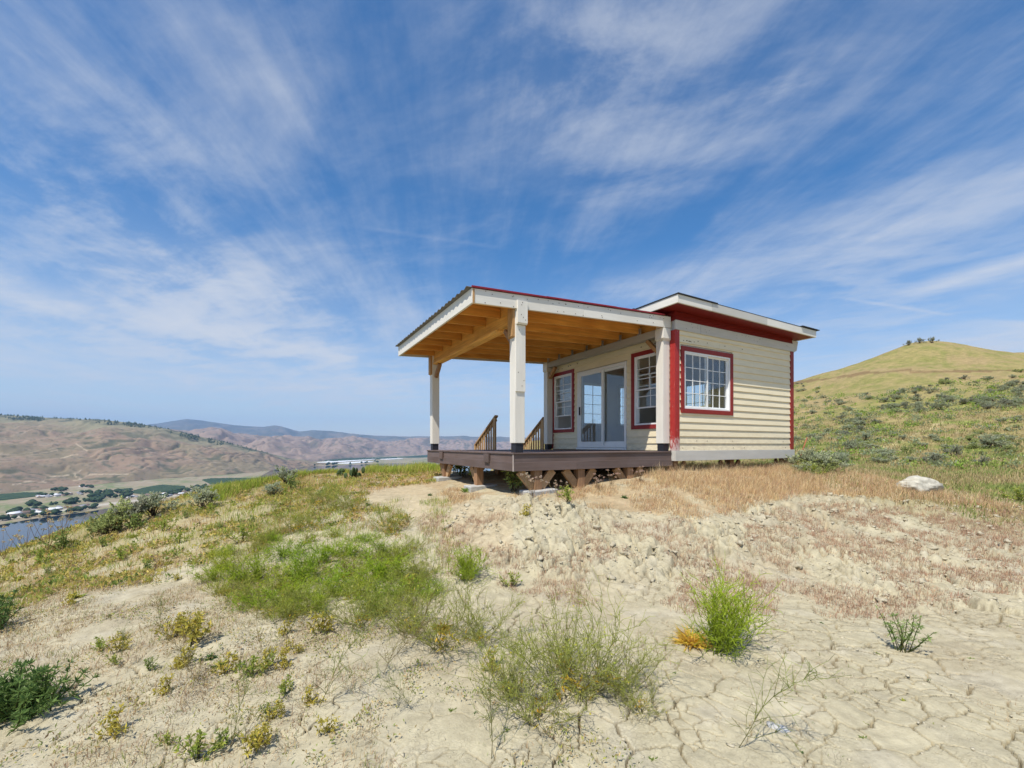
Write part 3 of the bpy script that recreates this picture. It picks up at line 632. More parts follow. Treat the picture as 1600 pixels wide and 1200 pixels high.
# broad-crowned trees in the valley town
def lump_tree(seed, cone=False):
    r = np.random.default_rng(seed); V = []; Q = []; Tt = []; C = []
    n, k = 9, 12
    for i in range(n):
        t = i/(n-1)
        if cone: rad = (1-t)*0.36+0.02; z = 0.12+0.88*t
        else: rad = 0.5*math.sin(PI*min(max(t*0.92+0.06, 0), 1))**0.7; z = 0.18+0.82*t
        for j in range(k):
            a = 2*PI*j/k; rr = rad*(1+0.45*(r.random()-0.5)); V.append((rr*math.cos(a), rr*math.sin(a), z+0.06*(r.random()-0.5)))
            C.append(np.array([0.035, 0.058, 0.026])*(0.7+0.7*r.random()))
    for i in range(n-1):
        for j in range(k): Q.append((i*k+j, i*k+(j+1) % k, (i+1)*k+(j+1) % k, (i+1)*k+j))
    return mesh_np('tree_crown', V, Q, None, [M['far']], np.array(C))
TM = [lump_tree(s) for s in range(4)]; CM = [lump_tree(s, True) for s in (11, 12)]
TRUNK = mesh_np('trunk', [(-.04, -.04, 0), (.04, -.04, 0), (.04, .04, 0), (-.04, .04, 0), (-.03, -.03, .3), (.03, -.03, .3), (.03, .03, .3), (-.03, .03, .3)],
                [(0, 1, 5, 4), (1, 2, 6, 5), (2, 3, 7, 6), (3, 0, 4, 7)], None, [simple('bark', (0.08, 0.06, 0.045), 0.9)])
def valley_tree(x, y, h, label, cone=False):
    p = fpt(x, y); me = random.choice(CM if cone else TM)
    t = thing('valley_tree', label, 'tree', (p[0], p[1], ZF-0.3), random.random()*6, 'trees of the valley town')
    h *= 1.55; c = link('crown', me, t); w = h*random.uniform(0.9, 1.4); c.scale = (w, w, h); k = link('trunk', TRUNK, t); k.scale = (h, h, h)
def band(n, pts, jy, h0, h1, label, conep=0.15):
    xs_, ys_ = [p[0] for p in pts], [p[1] for p in pts]
    for _ in range(n):
        x = random.uniform(xs_[0], xs_[-1]); valley_tree(x, np.interp(x, xs_, ys_)+random.uniform(-jy, jy), random.uniform(h0, h1), label, random.random() < conep)
band(34, [(0, 814), (40, 809.5), (100, 801.5), (152, 793.5)], 1.2, 6, 13, 'dark tree standing on the far river bank')
band(22, [(14, 803), (40, 800), (62, 800), (70, 800)], 3.0, 7, 13, 'dark tree among the white sheds above the river')
band(10, [(44, 790), (62, 789)], 1.5, 10, 16, 'tall dark tree behind the white sheds')
band(30, [(80, 791), (110, 786), (140, 783), (160, 784)], 2.2, 7, 14, 'dark tree in the belt across the middle of the town')
band(40, [(142, 778), (165, 774), (190, 775), (205, 774)], 5, 9, 18, 'dark tree in the thick grove by the village green')
band(16, [(60, 775), (110, 773), (150, 771)], 1.6, 7, 12, 'dark tree beside the row of houses')
band(40, [(245, 777), (280, 770), (310, 764), (330, 760)], 2.6, 8, 14, 'dark tree in the wooded belt under the orchard')
band(14, [(75, 766), (104, 767)], 1.2, 8, 14, 'dark tree by the farm at the foot of the brown hill')
band(10, [(128, 760.5), (146, 762)], 0.9, 8, 13, 'dark tree at the lone farm on the slope')
band(26, [(400, 735), (440, 729.5), (520, 726), (600, 722)], 1.3, 14, 26, 'hazy tree on the plain far up the valley')
# houses of the town
def house_mesh(wall, roof, w, d, h):
    mb = [(-w, -d, 0), (w, -d, 0), (w, d, 0), (-w, d, 0), (-w, -d, h), (w, -d, h), (w, d, h), (-w, d, h)]
    e = 0.6; r = [(-w-e, -d-e, h), (w+e, -d-e, h), (w+e, d+e, h), (-w-e, d+e, h), (-w-e, 0, h+d*0.6), (w+e, 0, h+d*0.6)]
    wme = mesh_np('wall', mb, [(0, 1, 5, 4), (1, 2, 6, 5), (2, 3, 7, 6), (3, 0, 4, 7)], None, [wall])
    rme = mesh_np('roof', r, [(0, 1, 5, 4), (2, 3, 4, 5)], [(0, 4, 3), (1, 2, 5)], [roof]); return wme, rme
hw = [simple('house_wall_pale', (0.62, 0.58, 0.52)), simple('house_wall_tan', (0.45, 0.38, 0.30))]
hr = [simple('roof_grey', (0.25, 0.25, 0.26)), simple('roof_white', (0.72, 0.72, 0.72)), simple('roof_brown', (0.22, 0.15, 0.11))]
HM = [house_mesh(hw[i % 2], hr[i % 3], 8+2*(i % 3), 5+(i % 2), 4.0+(i % 2)) for i in range(6)]
def house(x, y, label, s=1.0):
    p = fpt(x, y); wme, rme = random.choice(HM)
    t = thing('valley_house', label, 'house', (p[0], p[1], ZF-0.5), random.uniform(0, 3.1), 'houses of the valley town'); t.scale = (s, s, s)
    link('wall', wme, t); link('roof', rme, t)
def houses(n, pts, jy, label, s0=0.9, s1=1.4):
    xs_, ys_ = [p[0] for p in pts], [p[1] for p in pts]
    for _ in range(n): x = random.uniform(xs_[0], xs_[-1]); house(x, np.interp(x, xs_, ys_)+random.uniform(-jy, jy), label, random.uniform(s0, s1))
houses(24, [(58, 777), (90, 774.5), (130, 772.5)], 1.6, 'small pale house in the row below the orchard')
houses(13, [(20, 804), (45, 801), (66, 801)], 2.2, 'white shed among dark trees above the river', 1.0, 2.0)
houses(15, [(80, 797), (110, 793), (140, 790)], 1.6, 'pale house beside the river road')
houses(30, [(246, 777), (280, 771), (318, 763)], 2.4, 'small white house in the wooded belt')
houses(6, [(196, 777), (215, 776), (232, 775)], 1.5, 'pale house at the edge of the grove')
houses(5, [(0, 762), (20, 764)], 2.5, 'flat shed by the gravel yard at far left', 1.5, 2.6)
houses(4, [(125, 761), (146, 762.5)], 0.8, 'house at the lone farm on the slope', 1.0, 1.6)
# long white greenhouse roofs up the valley
gm = simple('white_greenhouse_film', (0.80, 0.80, 0.80), 0.5)
for k, (x0, y0_, x1, y1_, wd) in enumerate([(507, 723.0, 582, 717.5, 55), (520, 721.0, 600, 716.6, 50), (536, 724.6, 575, 721.6, 40), (556, 718.2, 592, 716.2, 50), (600, 718.0, 624, 717.0, 40)]):
    p, q = fpt(x0, y0_), fpt(x1, y1_); mb = MB(); c0 = (p+q)/2
    d = (q-p)[:2]; L = np.linalg.norm(d); ang = math.atan2(d[1], d[0])
    for j in range(5):
        o_ = (j-2)*wd*0.9
        mb.prism([(-L/2, o_-wd*.42, 0), (-L/2, o_+wd*.42, 0), (-L/2, o_+wd*.42, 4), (-L/2, o_, 9), (-L/2, o_-wd*.42, 4)], (L, 0, 0))
    o = mb.build('greenhouse', gm); o.location = (c0[0], c0[1], ZF); o.rotation_euler = (0, 0, ang)
    tag(o, ['longest white greenhouse roof on the valley plain', 'white greenhouse range behind the longest one', 'short white greenhouse at the near edge of the plain', 'white greenhouse at the back of the cluster', 'small white greenhouse nearest the porch post'][k], 'greenhouse', 'white greenhouses up the valley')
# conifers along the crest of the brown hill (uncountable specks)
def crest_trees():
    V = []; Tt = []; n = 1400
    x = rng.uniform(-60, 420, n); ry = np.interp(x, xs1, ry1); rY = np.interp(x, xs1, [4600, 4600, 4600, 4500, 4400, 4400, 4500, 4600, 4800, 5000, 5200, 5500, 6100])
    keep = fbm(x/22, x*0+1, 3) > -0.12; x, ry, rY = x[keep], ry[keep], rY[keep]; n = len(x)
    back = rng.uniform(-0.004, 0.03, n)**1; Y = rY*(1-np.abs(back)*1.2); z = -(ry-HOR)/F_PX*rY-np.abs(back)*rY*0.35-4
    X = (x-CX)/F_PX*Y; h = rng.uniform(7, 17, n); w = h*rng.uniform(.35, .6, n)
    for i in range(n):
        b0 = len(V)
        for j in range(5): V.append((X[i]+w[i]*math.cos(j*1.257), Y[i]+w[i]*math.sin(j*1.257), z[i]))
        V.append((X[i], Y[i], z[i]+h[i]*1.5)); Tt += [(b0+j, b0+(j+1) % 5, b0+5) for j in range(5)]
    o = link('crest_trees', mesh_np('crest_trees', V, None, Tt, [M['far']], np.tile(np.array([0.04, 0.055, 0.03]), (len(V), 1))))
    tag(o, 'scatter of dark conifers along the crest of the brown hill', 'trees', None, 'stuff')
crest_trees()
# haze: one closed box of thin air round everything
m = bpy.data.materials.new('haze_air'); m.use_nodes = True; T = NT(m.node_tree); out = T.n('ShaderNodeOutputMaterial'); pv = T.n('ShaderNodeVolumePrincipled')
pv.inputs['Color'].default_value = (0.32, 0.58, 1.0, 1); pv.inputs['Density'].default_value = 3.3e-5; pv.inputs['Anisotropy'].default_value = 0.0
T.l(pv.outputs[0], out.inputs['Volume'])
hb = MB().box((-34000, -2500, -310), (34000, 26000, 1600)).build('haze', m); tag(hb, 'thin blue haze filling the valley air', None, None, 'stuff')
# ------------------------------------------------------------------ the cabin (local axes: u along the front wall, v along the door wall)
def at_v(x, v):            # u of the point on plane v that photo column x looks at
    P = A0+v*VX; r = np.array([(x-CX)/F_PX, 1.0]); return float(np.linalg.solve(np.array([[r[0], -UX[0]], [r[1], -UX[1]]]), P)[1])
def at_u(x, u):
    P = A0+u*UX; r = np.array([(x-CX)/F_PX, 1.0]); return float(np.linalg.solve(np.array([[r[0], -VX[0]], [r[1], -VX[1]]]), P)[1])
def gz_uv(u, v): p = uv(u, v); return float(ground_z(p[0], p[1])[0])
ORG = (0.0, 0.0, 0.0)
def B(mb, name, mat, parent, bev=0.0, label=None):
    mb.v = [(a-ORG[0], b_-ORG[1], c-ORG[2]) for a, b_, c in mb.v]; return mb.build(name, mat, parent, bev, 0.0, label)
def box(name, mat, parent, a, b, bev=0.0, label=None): return B(MB().box(a, b), name, mat, parent, bev, label)
CL, CW = 4.30, 4.44
ORG = (CL/2, CW/2, -0.60)
p_ = uv(CL/2, CW/2)
cabin = thing('cabin', 'cream lap-sided cabin with dark red trim, standing on posts beside the porch', 'cabin', (p_[0], p_[1], -0.60), TH)
def face(axis):            # maps (along, inward depth, z) to cabin coordinates
    return {'front': lambda h, d, z: (h, d, z), 'door': lambda h, d, z: (d, h, z),
            'back': lambda h, d, z: (h, CW-d, z), 'right': lambda h, d, z: (CL-d, h, z)}[axis]
def fbox(mb, ax, h0, h1, d0, d1, z0, z1):
    f = face(ax); a, b_ = f(h0, d0, z0), f(h1, d1, z1)
    return mb.box(tuple(min(p, q) for p, q in zip(a, b_)), tuple(max(p, q) for p, q in zip(a, b_)))
WALLS = {'front': (0.12, CL-0.12, [(0.25, 1.77, 0.76, 1.955)]),
         'door': (0.0, CW, [(0.255, 1.10, 0.45, 1.99), (1.36, 3.195, -0.06, 1.955), (3.44, 4.29, 0.45, 1.99)]),
         'back': (0.12, CL-0.12, [(1.10, 1.95, 0.62, 1.92), (2.45, 3.40, 0.62, 1.92)]),
         'right': (0.0, CW, [(2.2, 3.2, 0.70, 1.92)])}
wall_o = {}
for ax, (h0, h1, ops) in WALLS.items():
    mb = MB(); h = h0; ZL, ZH = -0.10, 2.70
    for o0, o1, z0, z1 in ops:
        fbox(mb, ax, h, o0, 0.02, 0.12, ZL, ZH); fbox(mb, ax, o0, o1, 0.02, 0.12, ZL, z0) if z0 > ZL+0.01 else None
        fbox(mb, ax, o0, o1, 0.02, 0.12, z1, ZH); h = o1
    fbox(mb, ax, h, h1, 0.02, 0.12, ZL, ZH)
    wall_o[ax] = B(mb, 'wall', M['drywall'], cabin)
box('floor', M['floor_in'], cabin, (0.02, 0.02, -0.22), (CL-0.02, CW-0.02, -0.103))
box('ceiling', M['ceiling'], cabin, (0.12, 0.12, 2.45), (CL-0.12, CW-0.12, 2.50))
# lap siding, board by board
def lap(ax, parent, h0, h1, z0, z1, zb0, pitch, mat='cream'):
    """one course (or a cut piece of it): thick at its lower edge"""
    f = face(ax); e = lambda z: -0.025+0.022*(z-zb0)/pitch
    j = random.uniform(-0.0025, 0.0025); a, b_ = z0+(j if z0 == zb0 else 0), z1+0.004
    w = random.uniform(-0.002, 0.002)
    pts = [f(h0, e(a), a), f(h1, e(a)+w, a), f(h1, 0.018, a), f(h0, 0.018, a), f(h0, e(b_), b_), f(h1, e(b_)+w, b_), f(h1, 0.018, b_), f(h0, 0.018, b_)]
    return B(MB().hexa(pts), 'siding_board', M[mat], parent)
def side_wall(ax, h0, h1, zlo, zhi, cuts, pitch=0.149, mat='cream'):
    z = zlo
    while z < zhi-0.02:
        zt = min(z+pitch, zhi); segs = [(h0, h1, z, zt)]
        for c0, c1, k0, k1 in cuts:
            nxt = []
            for a, b_, p, q in segs:
                if c1 <= a or c0 >= b_ or k1 <= p or k0 >= q: nxt.append((a, b_, p, q)); continue
                if c0 > a: nxt.append((a, c0, p, q))
                if c1 < b_: nxt.append((c1, b_, p, q))
                if k0 > p+0.015: nxt.append((max(a, c0), min(b_, c1), p, k0))
                if k1 < q-0.015: nxt.append((max(a, c0), min(b_, c1), k1, q))
            segs = nxt
        cut_ = []
        for a, b_, p, q in segs:
            if b_-a > 2.2 and random.random() < 0.4: c_ = random.uniform(a+0.7, b_-0.7); cut_ += [(a, c_-0.0012, p, q), (c_+0.0012, b_, p, q)]
            else: cut_.append((a, b_, p, q))
        segs = cut_
        for a, b_, p, q in segs: lap(ax, wall_o[ax], a, b_, p, q, z, pitch, mat)
        z = zt
TRIMS = {'front': [(0.15, 1.875, 0.665, 2.09)], 'door': [(0.155, 1.20, 0.352, 2.092), (1.352, 3.203, -0.12, 1.965), (3.342, 4.388, 0.352, 2.092)]}
side_wall('front', 0.102, 4.198, -0.112, 2.362, TRIMS['front'])
side_wall('door', 0.102, 4.338, -0.112, 2.56, TRIMS['door'])
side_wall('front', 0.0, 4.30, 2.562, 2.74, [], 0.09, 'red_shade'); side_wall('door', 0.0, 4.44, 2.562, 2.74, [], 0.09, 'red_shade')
side_wall('right', 0.0, 4.44, -0.112, 2.56, [(2.2, 3.2, 0.70, 1.92)]); side_wall('back', 0.0, 4.30, -0.112, 2.70, [(1.10, 1.95, 0.62, 1.92), (2.45, 3.40, 0.62, 1.92)])
# corner boards: red, worn to bare wood at the foot
m, T, b, out = new_mat('worn_red_corner'); co = T.n('ShaderNodeTexCoord').outputs['Object']; s_ = T.n('ShaderNodeSeparateXYZ'); T.l(co, s_.inputs[0])
n1 = T.noise(T.scalev(co, (14, 14, 4)), 2.0, 6, 0.7)
k = T.math('ADD', T.math('MULTIPLY', s_.outputs[2], -0.62), T.math('ADD', n1, 0.10)); w_ = T.mapr(k, 0.12, 0.30, 0, 0.85, True)
w2 = T.mapr(T.noise(T.scalev(co, (20, 20, 2)), 2.0, 5, 0.7), 0.66, 0.72, 0, 0.7, True)
c1 = T.mix(T.mapr(n1, 0.3, 0.7), (0.30, 0.020, 0.018), (0.40, 0.035, 0.03)); c1 = T.mix(T.math('MAXIMUM', w_, w2), c1, (0.60, 0.50, 0.46))
T.put(b.inputs['Base Color'], c1); b.inputs['Roughness'].default_value = 0.4; M['red_worn'] = m
box('corner_board', M['red_worn'], cabin, (-0.034, -0.034, -0.112), (0.0, 0.10, 2.36), 0.004)
box('corner_board', M['red_worn'], cabin, (0.0, -0.034, -0.112), (0.10, 0.0, 2.36), 0.004)
box('corner_board', M['red'], cabin, (4.20, -0.034, -0.112), (4.334, 0.0, 2.36), 0.004)
box('corner_board', M['red'], cabin, (-0.034, 4.34, -0.112), (0.0, 4.44, 2.56), 0.004)
# skirt, frieze band
for a, b_ in (((-0.045, -0.05, -0.325), (4.345, -0.004, -0.114)), ((-0.045, -0.004, -0.325), (-0.004, 0.06, -0.114)), ((4.304, -0.004, -0.325), (4.345, 4.44, -0.114))):
    box('skirt_board', M['grey_u'], cabin, a, b_, 0.004)
box('frieze_board', M['grey_u'], cabin, (-0.02, -0.04, 2.364), (0.745, 0.0, 2.56), 0.003); box('frieze_board', M['grey_u'], cabin, (0.749, -0.042, 2.362), (4.335, 0.0, 2.558), 0.003)
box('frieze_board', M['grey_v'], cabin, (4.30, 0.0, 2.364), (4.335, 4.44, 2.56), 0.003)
B(MB().prism([(4.336, 0.0, 2.33), (4.336, 0.0, 2.66), (4.60, 0.0, 2.66), (4.53, 0.0, 2.42)], (0, 0.04, 0)), 'eave_bracket', M['grey_u'], cabin)
# roof: slab with red soffit, pale fascia boards and black roofing
def zt_(u): return 2.905-0.012*(u+0.395)
def slope_board(u0, u1, v0, v1, dz0, dz1):
    return MB().hexa([(u0, v0, zt_(u0)+dz0), (u1, v0, zt_(u1)+dz0), (u1, v1, zt_(u1)+dz0), (u0, v1, zt_(u0)+dz0), (u0, v0, zt_(u0)+dz1), (u1, v0, zt_(u1)+dz1), (u1, v1, zt_(u1)+dz1), (u0, v1, zt_(u0)+dz1)])
roof = B(slope_board(-0.36, 4.60, -0.36, 4.80, -0.02, -0.002), 'roof', M['rooftar'], cabin)
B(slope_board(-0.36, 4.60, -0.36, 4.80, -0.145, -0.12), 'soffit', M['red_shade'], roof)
for nm, a, mt in (('fascia_board', (-0.355, 0.62, -0.40, -0.362), 'white_u'), ('fascia_board', (0.624, 2.55, -0.402, -0.362), 'grey_u'), ('fascia_board', (2.553, 4.64, -0.40, -0.362), 'white_u'),
                  ('fascia_board', (-0.395, -0.357, -0.40, 4.80), 'white_v'), ('fascia_board', (4.602, 4.64, -0.36, 4.80), 'white_v')):
    B(slope_board(*a, -0.160, 0.0), nm, M[mt], roof, 0.003)
B(slope_board(-0.41, 0.78, -0.425, 1.2, 0.002, 0.022), 'roofing_sheet', M['rooftar'], roof); B(slope_board(0.70, 4.30, -0.405, 4.8, 0.003, 0.010), 'roofing_sheet', M['rooftar'], roof)
B(slope_board(3.95, 4.72, -0.44, 1.0, 0.012, 0.030), 'roofing_sheet', M['rooftar'], roof)
B(slope_board(-0.41, 4.66, 1.2, 4.82, 0.011, 0.02), 'roofing_sheet', M['rooftar'], roof)
box('roof_vent', M['rooftar'], roof, (-0.30, 0.85, 2.92), (-0.12, 1.05, 3.00), 0.01)
# windows
def window(ax, h0, h1, z0, z1, kind, tr=0.095, trimmed=True):
    f = face(ax); cxx, czz = (h0+h1)/2, (z0+z1)/2
    mb = MB(); fw = 0.032
    for a in ((h0, h0+fw, z0, z1), (h1-fw, h1, z0, z1), (h0+fw, h1-fw, z0, z0+fw), (h0+fw, h1-fw, z1-fw, z1)): fbox(mb, ax, a[0], a[1], -0.026, 0.10, a[2], a[3])
    wo_ = B(mb, 'window', M['vinyl'], cabin)
    if trimmed:
        for a in ((h0-tr, h0-0.002, z0-tr, z1+tr), (h1+0.002, h1+tr, z0-tr, z1+tr), (h0-0.002, h1+0.002, z1+0.002, z1+tr), (h0-0.002, h1+0.002, z0-tr, z0-0.002)):
            B(fbox(MB(), ax, a[0], a[1], -0.040, 0.019, a[2], a[3]), 'trim_board', M['red'], wo_, 0.003)
    def sash(a0, a1, b0, b1, d, nc, nr, sw=0.030, open_below=None):
        mb = MB()
        for a in ((a0, a0+sw, b0, b1), (a1-sw, a1, b0, b1), (a0+sw, a1-sw, b0, b0+sw), (a0+sw, a1-sw, b1-sw, b1)): fbox(mb, ax, a[0], a[1], d, d+0.028, a[2], a[3])
        B(mb, 'sash', M['vinyl'], wo_)
        x0, x1, y0, y1 = a0+sw, a1-sw, b0+sw, b1-sw; g = 0.014; mb = MB()
        for i in range(1, nc): c = x0+(x1-x0)*i/nc; fbox(mb, ax, c-g/2, c+g/2, d+0.004, d+0.022, y0, y1)
        for j in range(1, nr): c = y0+(y1-y0)*j/nr; fbox(mb, ax, x0, x1, d+0.0055, d+0.0205, c-g/2, c+g/2)
        if mb.v: B(mb, 'muntin', M['vinyl'], wo_)
        for i in range(nc):
            for j in range(nr):
                B(fbox(MB(), ax, x0+(x1-x0)*i/nc+g/2, x0+(x1-x0)*(i+1)/nc-g/2, d+0.012, d+0.014, y0+(y1-y0)*j/nr+g/2, y0+(y1-y0)*(j+1)/nr-g/2), 'pane', M['glass'], wo_)
    a0, a1, b0, b1 = h0+fw, h1-fw, z0+fw, z1-fw
    if kind == 'slider':
        c = a0+(a1-a0)*0.50; sash(a0, c+0.02, b0, b1, -0.012, 3, 4); sash(c-0.02, a1, b0, b1, 0.024, 3, 4, 0.034)
    elif kind == 'hung':
        c = (b0+b1)/2+0.02; sash(a0, a1, c-0.02, b1, -0.014, 2, 3); sash(a0, a1, b0+0.34, c+0.34, 0.022, 2, 3)
    else: sash(a0, a1, b0, b1, 0.01, *kind)
    return wo_
m = bpy.data.materials.new('insect_screen'); m.use_nodes = True; T = NT(m.node_tree); out = T.n('ShaderNodeOutputMaterial'); tr = T.n('ShaderNodeBsdfTransparent'); df = T.n('ShaderNodeBsdfDiffuse'); df.inputs[0].default_value = (0.06, 0.06, 0.065, 1)
mx = T.n('ShaderNodeMixShader'); mx.inputs[0].default_value = 0.5; T.l(tr.outputs[0], mx.inputs[1]); T.l(df.outputs[0], mx.inputs[2]); T.l(mx.outputs[0], out.inputs[0]); M['screen'] = m
fw_ = window('front', 0.25, 1.77, 0.76, 1.955, 'slider'); B(fbox(MB(), 'front', 1.03, 1.735, 0.064, 0.066, 0.795, 1.92), 'insect_screen', M['screen'], fw_); window('door', 0.255, 1.10, 0.45, 1.99, 'hung'); window('door', 3.44, 4.29, 0.45, 1.99, 'hung')
window('back', 1.10, 1.95, 0.62, 1.92, (2, 4), trimmed=False); window('back', 2.45, 3.40, 0.62, 1.92, (3, 4), trimmed=False); window('right', 2.2, 3.2, 0.70, 1.92, (3, 4), trimmed=False)
# curtain strip hanging in the second back window, counter under the front window
mb = MB(); n = 14
for i in range(n):
    z = 0.6+1.32*i/n; mb.hexa([(2.40, 4.26+0.01*(i % 2), z), (2.54+0.02*(i % 2), 4.28, z), (2.54+0.02*(i % 2), 4.285, z), (2.40, 4.27, z), (2.40, 4.26, z+1.32/n), (2.54+0.02*((i+1) % 2), 4.28, z+1.32/n), (2.54+0.02*((i+1) % 2), 4.285, z+1.32/n), (2.40, 4.27, z+1.32/n)])
B(mb, 'curtain', M['drywall'], cabin)
# sliding patio door
mb = MB()
for a in ((1.362, 1.427, -0.055, 1.952), (3.128, 3.193, -0.055, 1.952), (1.427, 3.128, 1.887, 1.952), (1.427, 3.128, -0.055, 0.0)): fbox(mb, 'door', a[0], a[1], -0.03, 0.11, a[2], a[3])
door = B(mb, 'sliding_door', M['vinyl'], cabin, 0.003)
def leaf(a0, a1, d, sw):
    mb = MB()
    for a in ((a0, a0+sw, 0.0, 1.887), (a1-sw, a1, 0.0, 1.887), (a0+sw, a1-sw, 0.0, 0.09), (a0+sw, a1-sw, 1.83, 1.887)): fbox(mb, 'door', a[0], a[1], d, d+0.035, a[2], a[3])
    l_ = B(mb, 'door_panel', M['vinyl'], door); B(fbox(MB(), 'door', a0+sw, a1-sw, d+0.015, d+0.019, 0.09, 1.83), 'pane', M['glass'], door); return l_
leaf(1.43, 2.25, 0.030, 0.055); leaf(2.17, 3.125, -0.018, 0.065)
B(fbox(MB(), 'door', 3.075, 3.105, -0.050, -0.018, 0.80, 1.02), 'door_handle', M['black_boot'], door, 0.004)
box('threshold', M['vinyl'], cabin, (-0.06, 1.35, -0.112), (0.0, 3.205, -0.062))
# posts and skirting under the cabin
for u, v in ((0.10, 0.14), (4.18, 0.14), (2.15, 0.25), (0.10, 4.2), (4.18, 4.2), (2.15, 4.2)):
    g = gz_uv(u, v)-0.12; pst = box('support_post', M['timber'], cabin, (u-0.07, v-0.07, g), (u+0.07, v+0.07, -0.327))
    for sg in (-1, 1):
        if (u < 1 and sg < 0) or (u > 3.5 and sg > 0): continue
        B(MB().bar((u+sg*0.08, v, -0.72), (u+sg*0.36, v, -0.36), 0.09, 0.05, (0, 1, 0)), 'knee_brace', M['timber'], pst)
box('floor_joist', M['timber_v'], cabin, (0.02, 0.06, -0.325), (CL-0.02, 0.12, -0.222))
box('floor_joist', M['timber_v'], cabin, (0.02, 2.2, -0.325), (CL-0.02, 2.3, -0.222))
# nail heads and rust spots in the siding and boards
def nails(parent, pts, ax, d=-0.024, r=0.006):
    mb = MB()
    for h, z in pts: fbox(mb, ax, h-r, h+r, d-0.004, d+0.006, z-r, z+r)
    B(mb, 'nail_head', M['nail'], parent)
nails(cabin, [(0.16+random.random()*0.5, 2.17+random.uniform(-0.01, 0.01)) for _ in range(9)]+[(random.uniform(0.1, 4.1), random.choice([-0.06, 0.09, 2.2])) for _ in range(14)], 'front')
nails(cabin, [(random.uniform(0.1, 4.2), 2.47+random.uniform(-0.06, 0.06)) for _ in range(22)], 'front', -0.042, 0.005)
nails(cabin, [(v_, 2.19+random.uniform(-0.02, 0.02)) for v_ in (0.35, 0.5, 0.9, 3.2, 3.5, 3.6, 3.9, 4.1)], 'door', -0.022, 0.010)

# ------------------------------------------------------------------ the porch
DZ, DL, DF, DB = -0.125, -3.755, 0.05, 4.54            # deck surface, left edge, front edge, back edge
ORG = (-1.9, 2.3, -0.95); p_ = uv(-1.9, 2.3)
porch = thing('porch', 'covered porch with white boxed posts and brown deck in front of the sliding door', 'porch', (p_[0], p_[1], -0.95), TH)
deck = box('deck', M['timber_v'], porch, (DL+0.05, DF+0.05, -0.40), (-0.06, DB-0.05, DZ-0.032))
v = DF-0.022
while v < DB:
    w = min(0.138, DB+0.02-v); box('deck_board', M['composite'], deck, (DL-0.022, v, DZ-0.026), (-0.062, v+w, DZ+random.uniform(-0.0015, 0.0015)), 0.003); v += 0.1425
for a, b_, mt in (((DL, DF, -0.288), (-0.012, DF+0.024, DZ-0.028), 'composite'), ((DL, DF-0.008, -0.430), (at_v(901, 0.05), DF+0.022, -0.284), 'composite'),
                  ((at_v(901, 0.05)+0.004, DF-0.006, -0.428), (-0.012, DF+0.022, -0.284), 'composite'),
                  ((DL-0.002, DF+0.026, -0.286), (DL+0.022, DB, DZ-0.028), 'composite_v'), ((DL-0.010, DF+0.026, -0.428), (DL+0.018, DB, -0.282), 'composite_v'),
                  ((DL, DB+0.002, -0.43), (-0.02, DB+0.026, DZ-0.028), 'composite')):
    box('fascia_board', M[mt], deck, a, b_, 0.003)
box('corner_strip', simple('raw_composite_edge', (0.46, 0.38, 0.33)), deck, (DL-0.013, DF-0.010, -0.43), (DL, DF+0.012, DZ-0.03))
for x in (691, 762.5):
    v = at_u(x, DL); box('cleat', M['composite_v'], deck, (DL-0.045, v-0.10, -0.315), (DL-0.011, v+0.10, DZ-0.03), 0.003)
# posts on their black boots
HP = 0.093
def zr(u): return 2.40+0.045*(u+4.49)                   # underside of the porch roof sheathing
POSTS = {}
def post(key, u, v, top, side_bracket=None):
    p = box('post', M['white_z'], porch, (u-HP, v-HP, 0.035), (u+HP, v+HP, top), 0.004)
    box('post_boot', M['black_boot'], p, (u-0.076, v-0.076, DZ+0.002), (u+0.076, v+0.076, 0.033), 0.003); POSTS[key] = p; return p
pf = post('fl', -3.606, 0.193, zr(-3.7)-0.01); pr = post('rl', -3.606, 4.44, zr(-3.7)-0.01)
pa = post('fr', -0.137, 0.193, zr(-0.23)-0.01); pb = post('rr', -0.137, 4.44, zr(-0.23)-0.01)
for p, v in ((pf, 0.193), (pr, 4.44)):                  # unpainted bracket on the outer face
    B(MB().prism([(-3.606-HP-0.042, v-0.088, 1.80), (-3.606-HP, v-0.088, 1.78), (-3.606-HP, v-0.088, zr(-3.75)), (-3.606-HP-0.042, v-0.088, zr(-3.75))], (0, 0.176, 0)), 'bracket', M['pine_z'], p)
box('face_batten', M['white_z'], pf, (-3.606-HP+0.003, 0.076, 0.885), (-3.606+HP, 0.0995, 1.985), 0.003)
B(MB().prism([(-3.606-0.085, 0.10, 2.0), (-3.606-0.085, 0.045, 1.985), (-3.606-0.085, 0.02, 2.01), (-3.606-0.085, 0.02, 2.37), (-3.606-0.085, 0.058, 2.385), (-3.606-0.085, 0.058, 2.2), (-3.606-0.085, 0.10, 2.2)], (0.185, 0, 0)), 'post_cap', M['white_z'], pf)
